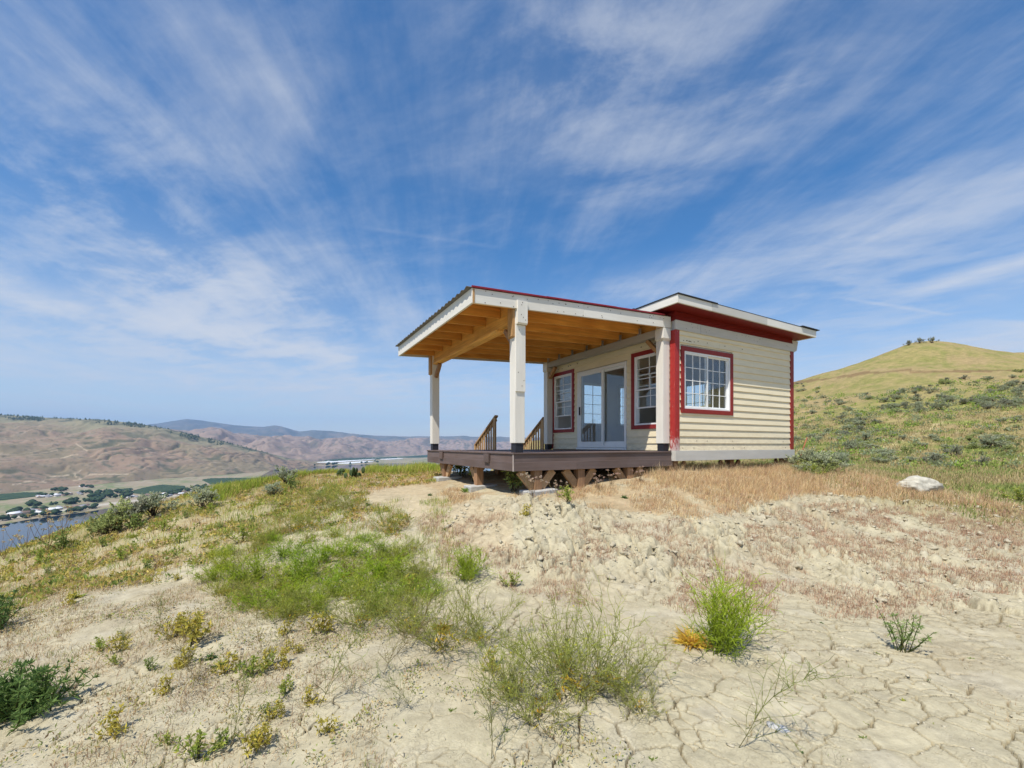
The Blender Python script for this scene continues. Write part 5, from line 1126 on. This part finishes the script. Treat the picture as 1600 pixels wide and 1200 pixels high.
# dried flower heads in front of the deck
def umbel(seed, H, n, col):
    g = np.random.default_rng(seed); pm = PM(); s, nd = grow(np.c_[g.normal(0, .02, (n, 2)), np.zeros(n)], dirs(n, g, .05, .75), H*g.uniform(.6, 1.1, n), .003, .002, 5, .08, .03, g)
    pm.addq(tubes(*s, cvar(len(s[0]), (0.36, 0.25, 0.13), g))); P, D = nd[-1]; m = 22
    P = np.repeat(P, m, 0)+g.normal(0, .012, (n*m, 3))*[1, 1, .6]; pm.addt(leaves(P, dirs(n*m, g, 0, 1.5), np.full(n*m, .018), np.full(n*m, .007), cvar(n*m, col, g), g)); return pm.mesh('dried_flower', M['plant'])
UM = [umbel(91, .40, 12, (0.62, 0.50, 0.38)), umbel(92, .34, 10, (0.56, 0.40, 0.32)), umbel(93, .55, 9, (0.58, 0.46, 0.25))]
for x, y, s, lab in [(830, 783, 1.0, 'dried pale flower heads in front of the nearest deck post'), (872, 776, .8, 'low dried flower heads below the deck fascia'), (935, 768, .9, 'pinkish dried flower heads under the middle of the deck'), (955, 760, .9, 'dried flower heads rising before the deck fascia at right'), (1000, 752, .9, 'pinkish dried flower heads near the cabin end of the deck')]:
    put('dried_flower', UM[0 if x < 900 else 1], (x, y), lab, 'dried plant', 'dried flowers before the deck', s)
for x, y, s, lab in [(72, 866, 1.3, 'tall dried flower stalks against the river'), (100, 850, 1.2, 'dried flower stalks beside the tall ones at the river'), (45, 872, 1.1, 'yellow dried stalks low at the left skyline'), (8, 875, .9, 'dried stalks at the far left edge of the skyline')]:
    put('dried_flower', UM[2], (x, y), lab, 'dried plant', 'dried stalks on the skyline', s)
# sagebrush
SG = [sage(100+i, 1300, c0, c1) for i, (c0, c1) in enumerate([((0.34, 0.36, 0.21), (0.52, 0.55, 0.36)), ((0.31, 0.33, 0.20), (0.46, 0.49, 0.31)), ((0.32, 0.37, 0.13), (0.50, 0.54, 0.21)), ((0.27, 0.27, 0.19), (0.40, 0.405, 0.28))])]
for x, y, s, k, lab in [(183, 826, .72, 2, 'grey green bush on the skyline against the river'), (210, 818, .62, 3, 'woody grey bush in the skyline group'), (240, 806, .6, 0, 'rightmost bush of the skyline group above the river'), (165, 833, .5, 2, 'smallest bush at the left of the skyline group'),
                        (448, 757, .55, 0, 'silvery bush on the crest left of the porch'), (320, 795, .55, 0, 'small silvery bush on the left slope'), (425, 776, .4, 0, 'small grey bush on the dry crest')]:
    put('sagebrush', SG[k], (x, y), lab, 'bush', 'bushes on the left slope', s*1.0)
gs = 'sagebrush on the right hillside'
for x, y, s, k, lab in [(1266, 735, .62, 0, 'silvery sagebrush right behind the leaning stake'), (1290, 738, .62, 0, 'silvery sagebrush second from the stake'), (1312, 725, .7, 1, 'dark sagebrush up slope of the stake'), (1330, 700, .9, 1, 'dark sagebrush below the pale scar'),
                        (1352, 690, .9, 0, 'silvery sagebrush by the lower end of the pale scar'), (1457, 726, .7, 3, 'dark grey dry bush above the white rock'), (1535, 730, .6, 3, 'low dark grey bush on the bare ground at right'), (1492, 710, .9, 3, 'grey bush pair left of the green bush'), (1545, 700, 1.2, 0, 'large green grey bush near the right edge'),
                        (1415, 708, .9, 2, 'pale rounded bush in the tan clearing'), (1470, 640, 1.5, 1, 'big dark sagebrush above the scar'), (1438, 645, 1.2, 1, 'dark sagebrush left of the big one above the scar'), (1420, 539, 2.0, 3, 'lone dark shrub left of the summit outcrop'), (1437, 536, 2.2, 3, 'wind bent shrub on the summit outcrop'), (1456, 535.5, 2.3, 3, 'rightmost dark shrub on the summit')]:
    put('sagebrush', SG[k], (x, y), lab, 'bush', gs, s)
def scatter(n, poly, smin, smax, ks, lab):
    xs_, ys_ = [p[0] for p in poly], [p[1] for p in poly]; c = 0
    while c < n:
        x, y = random.uniform(min(xs_), max(xs_)), random.uniform(min(ys_), max(ys_))
        if in_poly(np.array([x]), np.array([y]), poly)[0]: put('sagebrush', SG[random.choice(ks)], (x, y), lab, 'bush', gs, (lambda q: (q*1.15, q*1.15, q*.72))(random.uniform(smin, smax))); c += 1
scatter(46, [(1240, 590), (1240, 650), (1330, 690), (1380, 665), (1320, 625)], .5, 1.15, (0, 1, 1, 3), 'dark sagebrush on the shoulder just right of the cabin')
scatter(20, [(1240, 655), (1240, 700), (1300, 690), (1290, 660)], .4, .8, (0, 1, 2), 'sagebrush on the slope close beside the cabin')
scatter(16, [(1245, 712), (1330, 708), (1350, 735), (1245, 742)], .35, .65, (0, 0, 2), 'silvery sagebrush in the hollow behind the stake')
scatter(18, [(1310, 690), (1380, 668), (1400, 682), (1330, 705)], .45, .8, (0, 1, 2), 'sagebrush along the upper edge of the pale scar')
scatter(40, [(1330, 620), (1470, 600), (1490, 645), (1400, 650)], .6, 1.4, (1, 1, 3, 0), 'sagebrush in the dark band across the middle of the hill')
scatter(44, [(1480, 630), (1600, 595), (1600, 638), (1520, 640)], .7, 1.3, (1, 3, 1), 'dark sagebrush massed at the right edge of the hill')
scatter(24, [(1480, 690), (1600, 650), (1600, 720), (1500, 720)], .4, .9, (0, 2, 2), 'scattered low bush on the tan ground at right')
scatter(22, [(1350, 690), (1480, 680), (1480, 720), (1370, 728)], .35, .8, (0, 2, 0), 'pale low bush on the tan ground above the white rock')
scatter(12, [(1420, 605), (1600, 570), (1600, 595), (1480, 615)], .8, 1.4, (3, 1, 2), 'small far bush under the track of the hill')
# prickly pear and little stake on the dry crest
def cactus():
    g = np.random.default_rng(5); pm = PM(); V = []; Q = []
    for i in range(11):
        c = np.array([g.normal(0, .16), g.normal(0, .08), .10+.09*(i % 3)]); a = g.uniform(0, PI); t = g.normal(0, .3); w, h = g.uniform(.07, .10), g.uniform(.10, .14)
        ring = []
        for th, rr in ((0, 1.0),):
            for j in range(10):
                q = 2*PI*j/10; p = np.array([math.cos(q)*w, 0, math.sin(q)*h]); p = np.array([p[0]*math.cos(t)-p[2]*math.sin(t), 0, p[0]*math.sin(t)+p[2]*math.cos(t)]); ring.append(np.array([p[0]*math.cos(a), p[0]*math.sin(a), p[2]]))
        nrm = np.array([-math.sin(a), math.cos(a), 0])*.018; ring = np.array(ring)
        Vv = np.vstack([c+ring+0*nrm, c+ring*.75+nrm, c+ring*.75-nrm, [c+nrm*1.2], [c-nrm*1.2]])
        Tt = []
        for j in range(10):
            k = (j+1) % 10; Tt += [(j, k, 10+k), (j, 10+k, 10+j), (k, j, 20+j), (k, 20+j, 20+k), (10+j, 10+k, 30), (20+k, 20+j, 31)]
        pm.addt((Vv, np.array(Tt), np.tile(np.array([0.13, 0.19, 0.075])*(1+.2*g.standard_normal()), (32, 1))))
    return pm.mesh('prickly_pear', M['plant'])
cm = cactus(); put('prickly_pear', cm, (556, 748), 'prickly pear cactus with flat pads on the dry grass of the crest', 'cactus', None, .8, 0.3); put('prickly_pear', cm, (532, 744), 'smaller prickly pear left of the pale survey stake', 'cactus', None, .55, 1.6)
P = at(541, 738); o = MB().box((-.025, -.025, -.1), (.025, .025, .38)).build('wooden_stake', M['stone'], None, .004); o.location = P; o.rotation_euler = (.03, .05, .4); tag(o, 'short pale wooden stake on the crest before the white greenhouses', 'stake')
P = at(1240, 733); P2 = np.array([(1261-CX)/F_PX*(P[1]+.1), P[1]+.1, -(684-HOR)/F_PX*(P[1]+.1)]); o = MB().bar((0, 0, -.15), tuple(P2-P), .024, .024, (0, 1, 0)).build('leaning_stake', M['stake'], None, .003); o.location = P; tag(o, 'thin reddish stake leaning right beside the far cabin corner', 'stake')
# ------------------------------------------------------------------ stones and clods
def ico():
    t = (1+5**.5)/2; v = np.array([(-1, t, 0), (1, t, 0), (-1, -t, 0), (1, -t, 0), (0, -1, t), (0, 1, t), (0, -1, -t), (0, 1, -t), (t, 0, -1), (t, 0, 1), (-t, 0, -1), (-t, 0, 1)], float)
    f = [(0, 11, 5), (0, 5, 1), (0, 1, 7), (0, 7, 10), (0, 10, 11), (1, 5, 9), (5, 11, 4), (11, 10, 2), (10, 7, 6), (7, 1, 8), (3, 9, 4), (3, 4, 2), (3, 2, 6), (3, 6, 8), (3, 8, 9), (4, 9, 5), (2, 4, 11), (6, 2, 10), (8, 6, 7), (9, 8, 1)]
    return unit(v), np.array(f)
IV, IF = ico()
def subdiv(v, f):
    v = list(map(tuple, v)); c = {}; out = []
    def mid(a, b_):
        k = (min(a, b_), max(a, b_))
        if k not in c: q = np.array(v[a])+np.array(v[b_]); q /= np.linalg.norm(q); c[k] = len(v); v.append(tuple(q))
        return c[k]
    for a, b_, d in f:
        x, y, z = mid(a, b_), mid(b_, d), mid(d, a); out += [(a, x, z), (b_, y, x), (d, z, y), (x, y, z)]
    return np.array(v), np.array(out)
SV, SF = subdiv(IV, IF); SV2, SF2 = subdiv(SV, SF); SV3, SF3 = subdiv(SV2, SF2)
def rock(seed, v, f, mat, rough=0.25, sc=(1, 1, .7), name='rock'):
    g = np.random.default_rng(seed); d = unit(g.standard_normal((14, 3))); h = g.uniform(.55, .95, 14); r = np.min(np.where((v@d.T) > .05, h/np.maximum(v@d.T, .05), 9), 1); r = np.minimum(r, 1.15)*(1+rough*.35*g.standard_normal(len(v)))
    return mesh_np(name, v*r[:, None]*np.array(sc), None, f, [mat])
P = at(1428, 766); me = rock(7, SV3, SF3, M['stone'], .12, (.52, .34, .19), 'white_rock'); o = link('white_rock', me, None, (P[0], P[1], P[2]+.09)); o.rotation_euler = (.05, .12, .1); tag(o, 'large whitish rock lying in dry grass at the top of the bank', 'rock')
P = at(1215, 1138); o = link('grey_stone', rock(9, SV2, SF2, M['concrete'], .2, (.05, .03, .02), 'grey_stone'), None, P+[0, 0, .008]); o.rotation_euler = (0, .1, -.5); tag(o, 'small grey stone on the clay near the bottom edge', 'stone')
for x, y, s, lab in [(1076, 732, .11, 'white stone under the cabin corner left of the larger one'), (1093, 732, .14, 'larger white stone lying under the cabin skirt')]:
    P = at(x, y); o = link('white_stone', rock(int(x), SV2, SF2, M['stone'], .15, (1, .7, .7), 'white_stone'), None, P+[0, 0, s*.4]); o.scale = (s, s, s); tag(o, lab, 'stone')
CLM = [rock(200+i, SV, SF, M['clod'], .75, (1, .85, .6), 'clay_clod') for i in range(9)]
def sample_poly(n, poly, Dmax=13, edge=0.0):
    """n points spread evenly over the ground inside a polygon of photo pixels"""
    xs_ = np.array([p[0] for p in poly]); a0, a1 = np.arctan((xs_.min()-CX)/F_PX), np.arctan((xs_.max()-CX)/F_PX); ylo = max(p[1] for p in poly)
    D0 = min(np.hypot(*at(x_, ylo)[:2]) for x_ in np.linspace(xs_.min(), xs_.max(), 7))*0.85; out = []; tot = 0
    for _ in range(40):
        ph = rng.uniform(a0, a1, n*2); D = np.sqrt(rng.uniform(min(D0, Dmax*.8)**2, Dmax**2, n*2)); X, Y = D*np.sin(ph), D*np.cos(ph)
        zb = base_z(X, Y); x, y = px_of(X, Y, zb); k = in_poly(x, y, poly); out.append(np.c_[X[k], Y[k]]); tot += k.sum()
        if tot >= n: break
    return np.vstack(out)[:n]
CP = sample_poly(4200, BANK); w_ = fbm(CP[:, 0]*1.3, CP[:, 1]*1.3, 3); CP = CP[w_ > -.22]
cz = ground_z(CP[:, 0], CP[:, 1]); cs_ = 0.008*(1-rng.random(len(CP)))**-0.42; cs_ = np.minimum(cs_, .062); od = np.argsort(-cs_/np.hypot(CP[:, 0], CP[:, 1]))
for i in od[:150]:
    o = link('clay_clod', random.choice(CLM), None, (CP[i, 0], CP[i, 1], cz[i]+cs_[i]*.25)); o.scale = (cs_[i],)*3; o.rotation_euler = (random.uniform(-.6, .6), random.uniform(-.6, .6), random.uniform(0, 6)); tag(o, 'dry clay clod on the '+('left' if px_of(CP[i, 0], CP[i, 1], cz[i])[0] < 950 else 'right' if px_of(CP[i, 0], CP[i, 1], cz[i])[0] > 1280 else 'middle')+' part of the crumbling cut bank', 'clod', 'clay clods on the cut bank')
def clod_mass(name, P, z, s, label):
    n = len(P); g = rng; V = IV[None]*(1+.40*g.standard_normal((n, 12, 1)))*s[:, None, None]*np.array([1, .9, .6]); V = V+np.c_[P, z+s*.2][:, None]
    F = (IF[None]+(np.arange(n)*12)[:, None, None]).reshape(-1, 3); o = link(name, mesh_np(name, V.reshape(-1, 3), None, F, [M['clod']])); tag(o, label, 'clods', None, 'stuff')
r_ = od[150:]; clod_mass('clod_rubble', CP[r_], cz[r_], cs_[r_], 'small crumbled clay rubble covering the cut bank')
PB = sample_poly(2500, [(0, 940), (1600, 940), (1600, 1210), (0, 1210)]); clod_mass('pebbles', PB, ground_z(PB[:, 0], PB[:, 1]), np.minimum(.0022*(1-rng.random(len(PB)))**-.5, .014), 'tiny pebbles and crumbs scattered over the cracked clay')
# ------------------------------------------------------------------ grasses
def blades(name, X, Y, h, w, lean, col, label, per=5, spread=0.04, mat='grass', kind='stuff', wind=(0.25, 0.1), z=None):
    n = len(X); g = rng; zz = ground_z(X, Y) if z is None else z
    X = np.repeat(X, per)+g.normal(0, spread, n*per); Y = np.repeat(Y, per)+g.normal(0, spread, n*per); zz = np.repeat(zz, per)-.012; h = np.repeat(h, per)*g.uniform(.55, 1.15, n*per); c = np.repeat(col, per, 0)*(1+.2*g.standard_normal((n*per, 1))); w = np.repeat(w, per)
    N = n*per; a = g.uniform(0, 2*PI, N); l = lean*np.abs(g.standard_normal(N))*h; dx = np.cos(a)*l+wind[0]*h*g.uniform(0, 1, N); dy = np.sin(a)*l+wind[1]*h*g.uniform(0, 1, N); f = g.uniform(0, PI, N); sx, sy = np.cos(f)*w/2, np.sin(f)*w/2
    b0 = np.c_[X, Y, zz]; m0 = np.c_[X+dx*.35, Y+dy*.35, zz+h*.55]; t0 = np.c_[X+dx, Y+dy, zz+h*np.sqrt(np.clip(1-(np.hypot(dx, dy)/np.maximum(h, 1e-4))**2*.5, .12, 1))]
    S = np.c_[sx, sy, np.zeros(N)]; V = np.stack([b0-S, b0+S, m0+S*.75, m0-S*.75, t0], 1).reshape(-1, 3); i = np.arange(N)*5
    C = np.repeat(c, 5, 0); C = C.reshape(N, 5, 3); C[:, 4] *= 1.12; C = C.reshape(-1, 3)
    o = link(name, mesh_np(name, V, np.stack([i, i+1, i+2, i+3], 1), np.stack([i+3, i+2, i+4], 1), [M[mat]], np.clip(C, .005, .9))); return tag(o, label, 'grass', None, kind)
def zcol(n, cols, p): k = rng.choice(len(cols), n, p=p); return np.array(cols)[k]
PAD = [(690, 795), (760, 778), (850, 792), (950, 800), (1000, 806), (1090, 816), (1170, 795), (1260, 772), (1400, 780), (1600, 800), (1600, 752), (1440, 745), (1240, 726), (1055, 730), (1000, 742), (880, 770), (800, 775), (740, 760), (690, 762)]
TAN = [(0.68, 0.51, 0.27), (0.56, 0.38, 0.21), (0.50, 0.31, 0.20), (0.72, 0.58, 0.36)]
p = sample_poly(9000, PAD); x, y = px_of(p[:, 0], p[:, 1], base_z(p[:, 0], p[:, 1])); k = fbm(p[:, 0]*1.4, p[:, 1]*1.4, 3) > np.where(x < 1080, -.02, -.25); u, v = to_uv(p[:, 0], p[:, 1])
k &= ~((u > -3.9) & (u < 4.4) & (v > .4)); p = p[k]; x, y = x[k], y[k]
blades('pad_grass', p[:, 0], p[:, 1], np.where(x > 1130, .15, .10)*rng.uniform(.6, 1.2, len(p)), np.full(len(p), .0055), .5, zcol(len(p), TAN, [.35, .3, .2, .15]), 'dry tan and pinkish grass over the cabin pad', 8, .05)
p = sample_poly(1900, [(1000, 745), (1055, 732), (1240, 728), (1440, 748), (1420, 785), (1260, 768), (1180, 775), (1100, 780)]); 
blades('tall_dry_grass', p[:, 0], p[:, 1], .20*rng.uniform(.5, 1.35, len(p))*(1+.6*fbm(p[:, 0]*1.2, p[:, 1]*1.2, 3)), np.full(len(p), .005), .55, zcol(len(p), TAN, [.45, .25, .12, .18]), 'taller straw coloured grass along the top of the bank before the cabin', 8, .05)
p = sample_poly(13000, [(640, 800), (760, 800), (900, 820), (1100, 815), (1250, 790), (1600, 800), (1600, 960), (1400, 965), (1150, 965), (900, 945), (700, 900)]); n1 = fbm(p[:, 0]*1.1+3, p[:, 1]*1.1, 4); x, y = px_of(p[:, 0], p[:, 1], base_z(p[:, 0], p[:, 1])); p = p[n1+.12*(x > 1150) > .03]
blades('bank_grass', p[:, 0], p[:, 1], .075*rng.uniform(.6, 1.3, len(p)), np.full(len(p), .004), .7, zcol(len(p), [(.44, .27, .18), (.52, .34, .22), (.38, .23, .16), (.58, .46, .29)], [.4, .3, .15, .15]), 'short reddish brown dry grass in patches on the cut bank', 6, .03)
LEFT = [(-60, 900), (0, 862), (150, 815), (330, 766), (480, 735), (560, 735), (690, 735), (690, 755), (600, 762), (560, 780), (640, 810), (640, 840), (480, 830), (380, 850), (300, 900), (150, 925), (-60, 980)]
p = sample_poly(12000, LEFT, 20); n1 = fbm(p[:, 0]*.9, p[:, 1]*.9, 4); x, y = px_of(p[:, 0], p[:, 1], base_z(p[:, 0], p[:, 1])); k = fbm(p[:, 0]*1.7, p[:, 1]*1.7+5, 3) > -.32; p, n1, x = p[k], n1[k], x[k]
c = np.where((n1 > .05)[:, None], zcol(len(p), [(.34, .40, .07), (.50, .44, .09), (.24, .34, .05)], [.4, .35, .25]), zcol(len(p), [(.58, .42, .18), (.50, .36, .13), (.42, .27, .14)], [.45, .35, .2]))
c = np.where(((x > 400) & (n1 < .2))[:, None], zcol(len(p), [(.58, .38, .18), (.50, .31, .14), (.46, .33, .10)], [.45, .35, .2]), c)
blades('slope_grass', p[:, 0], p[:, 1], .12*rng.uniform(.5, 1.4, len(p)), np.full(len(p), .006), .6, c, 'mixed yellow green and tan grass over the left slope', 5, .05)
for nm, poly, h, n, lab in [('bright_grass', [(318, 775), (345, 762), (480, 733), (482, 742), (400, 762), (345, 785)], .20, 1500, 'bright green grass fringe on the skyline left of the path'), ('bright_grass', [(330, 800), (400, 765), (480, 742), (570, 750), (540, 790), (440, 845), (350, 840)], .11, 900, 'fresh green grass spreading down from the skyline toward the big weed patch'), ('bright_grass', [(566, 742), (575, 735), (690, 731), (690, 738), (640, 741)], .24, 1400, 'bright green grass belt along the crest left of the porch'),
                            ('bright_grass', [(478, 742), (500, 736), (560, 736), (540, 740)], .16, 350, 'thin green grass on the crest between the two bright patches')]:
    p = sample_poly(n, poly, 24); blades(nm, p[:, 0], p[:, 1], h*rng.uniform(.6, 1.25, len(p)), np.full(len(p), .010), .3, zcol(len(p), [(.34, .42, .06), (.46, .46, .08), (.26, .36, .05), (.52, .42, .14)], [.35, .3, .2, .15]), lab, 8, .06)
p = sample_poly(7000, [(-50, 905), (300, 880), (420, 850), (480, 950), (560, 1000), (620, 1210), (-50, 1210)], 9); n1 = fbm(p[:, 0]*1.3+9, p[:, 1]*1.3, 4); p = p[n1 > -.06]
blades('litter_grass', p[:, 0], p[:, 1], .05*rng.uniform(.5, 1.5, len(p)), np.full(len(p), .0035), .9, zcol(len(p), [(.46, .32, .17), (.58, .46, .26), (.36, .22, .14), (.28, .30, .08)], [.35, .3, .2, .15]), 'flattened brown litter and short grass on the lower left clay', 6, .04)
p = sample_poly(1500, [(560, 930), (1600, 960), (1600, 1210), (560, 1210)], 9); n1 = fbm(p[:, 0]*1.5+2, p[:, 1]*1.5, 4); p = p[n1 > .16]
blades('sparse_grass', p[:, 0], p[:, 1], .035*rng.uniform(.5, 1.5, len(p)), np.full(len(p), .003), .9, zcol(len(p), [(.44, .30, .18), (.56, .44, .26), (.24, .30, .08)], [.45, .35, .2]), 'sparse dry shreds on the open cracked clay', 4, .03)
p = sample_poly(2600, [(320, 800), (700, 780), (720, 880), (680, 960), (420, 980), (330, 920)], 9); n1 = fbm(p[:, 0]*1.5+2, p[:, 1]*1.5, 4); p = p[n1 > -.1]
blades('green_undergrowth', p[:, 0], p[:, 1], .10*rng.uniform(.5, 1.5, len(p)), np.full(len(p), .004), .6, zcol(len(p), [(.27, .37, .05), (.40, .40, .08), (.52, .40, .10), (.20, .27, .06)], [.4, .25, .15, .2]), 'thin green undergrowth among the feathery weeds', 6, .04)
# low leafy ground cover over the left slope and a little around the green patch
def cover(name, n, poly, Dm, cols, pr, thr, ll, lab):
    p = sample_poly(n, poly, Dm); q = fbm(p[:, 0]*1.6+13, p[:, 1]*1.6, 4); p = p[q > thr]; m = 7; n = len(p); zz = ground_z(p[:, 0], p[:, 1]); g = rng
    P = np.repeat(np.c_[p, zz], m, 0)+g.normal(0, .035, (n*m, 3))*[1, 1, .3]+[0, 0, .025]; c = np.repeat(zcol(n, cols, pr), m, 0)*(1+.22*g.standard_normal((n*m, 1)))
    V, T_, C = leaves(P, dirs(n*m, g, .2, 1.45), ll*g.uniform(.4, 1.2, n*m), ll*.17*g.uniform(.6, 1.3, n*m), c, g)
    tag(link(name, mesh_np(name, V, None, T_, [M['plant']], np.clip(C, .005, .9))), lab, 'ground cover', None, 'stuff')
cover('ground_cover', 7000, LEFT, 13, [(.52, .46, .12), (.36, .40, .09), (.64, .50, .14), (.22, .30, .07), (.60, .44, .24)], [.30, .22, .2, .1, .18], .04, .075, 'yellowing low leafy plants covering the left slope down to the skyline')
cover('leaf_litter', 3000, [(0, 900), (340, 860), (700, 960), (1000, 1210), (0, 1210)], 9, [(.55, .42, .2), (.42, .42, .10), (.28, .34, .09), (.48, .33, .18)], [.4, .25, .2, .15], .04, .028, 'small leaves and dry bits scattered over the lower left clay')
# hillside tufts
n = 19000; a = rng.uniform(math.radians(20), math.radians(53), n); D = np.exp(rng.uniform(math.log(11), math.log(75), n)); X, Y = D*np.sin(a), D*np.cos(a); u, v = to_uv(X, Y); k = ~((u > -.3) & (u < 4.8) & (v > -.3) & (v < 5)); X, Y, D = X[k], Y[k], D[k]
n4 = fbm(X*.25+8, Y*.25, 5); n5 = fbm(X*.9+8, Y*.9, 3); gr = (n4*.8+.5*n5 > .12) & (D < 60)
c = np.where(gr[:, None], zcol(len(X), [(.22, .27, .08), (.30, .33, .10)], [.5, .5]), zcol(len(X), [(.44, .34, .17), (.36, .29, .13), (.28, .26, .10), (.50, .40, .22)], [.35, .25, .2, .2]))
ZA, ZB_ = [(1240, 605), (1330, 618), (1480, 600), (1600, 590), (1600, 640), (1420, 668), (1370, 715), (1240, 742)], [(1360, 700), (1600, 645), (1600, 740), (1380, 735)]
HP_ = []
while len(HP_) < 1000:
    x, y = random.uniform(1238, 1600), random.uniform(588, 742); za = in_poly(np.array([x]), np.array([y]), ZA)[0]
    if (za and random.random() < .9) or (in_poly(np.array([x]), np.array([y]), ZB_)[0] and random.random() < .25): HP_.append(at(x, y))
HP_ = np.array(HP_); X2, Y2 = HP_[:, 0], HP_[:, 1]; D2 = np.hypot(X2, Y2); k = fbm(X2*.3, Y2*.3, 3) > -.15; X2, Y2, D2 = X2[k], Y2[k], D2[k]; m = len(X2); nl = 34
rr = np.repeat(rng.uniform(.18, .50, m)*(.6+D2/100), nl)[:, None]; P = np.repeat(np.c_[X2, Y2, ground_z(X2, Y2)], nl, 0)+unit(rng.standard_normal((m*nl, 3)))*rr*rng.random((m*nl, 1))**.4*[1, 1, .75]+[0, 0, .05]
c_h = np.repeat(zcol(m, [(.38, .42, .24), (.28, .31, .16), (.38, .46, .11), (.28, .40, .07)], [.25, .2, .3, .25]), nl, 0)*(1+.2*rng.standard_normal((m*nl, 1)))
V, T_, C = leaves(P, dirs(m*nl, rng, 0, 1.4), rr[:, 0]*.42, rr[:, 0]*.11, c_h, rng); tag(link('hill_shrubs', mesh_np('hill_shrubs', V, None, T_, [M['plant']], np.clip(C, .005, .9))), 'low grey green scrub dotted over the right hillside between the sagebrush', 'scrub', None, 'stuff')
blades('hill_grass', X, Y, np.minimum(.06+.004*D, .26)*rng.uniform(.6, 1.4, len(X)), np.clip(.0011*D, .010, .05), .5, c, 'tufted olive and straw grass over the right hillside', 4, .12)
print('TRIS', sum(len(m_.loops)-2*len(m_.polygons) for m_ in bpy.data.meshes))
for m_ in sorted(bpy.data.meshes, key=lambda q: -len(q.loops))[:14]: print('   ', m_.name, len(m_.loops)-2*len(m_.polygons))
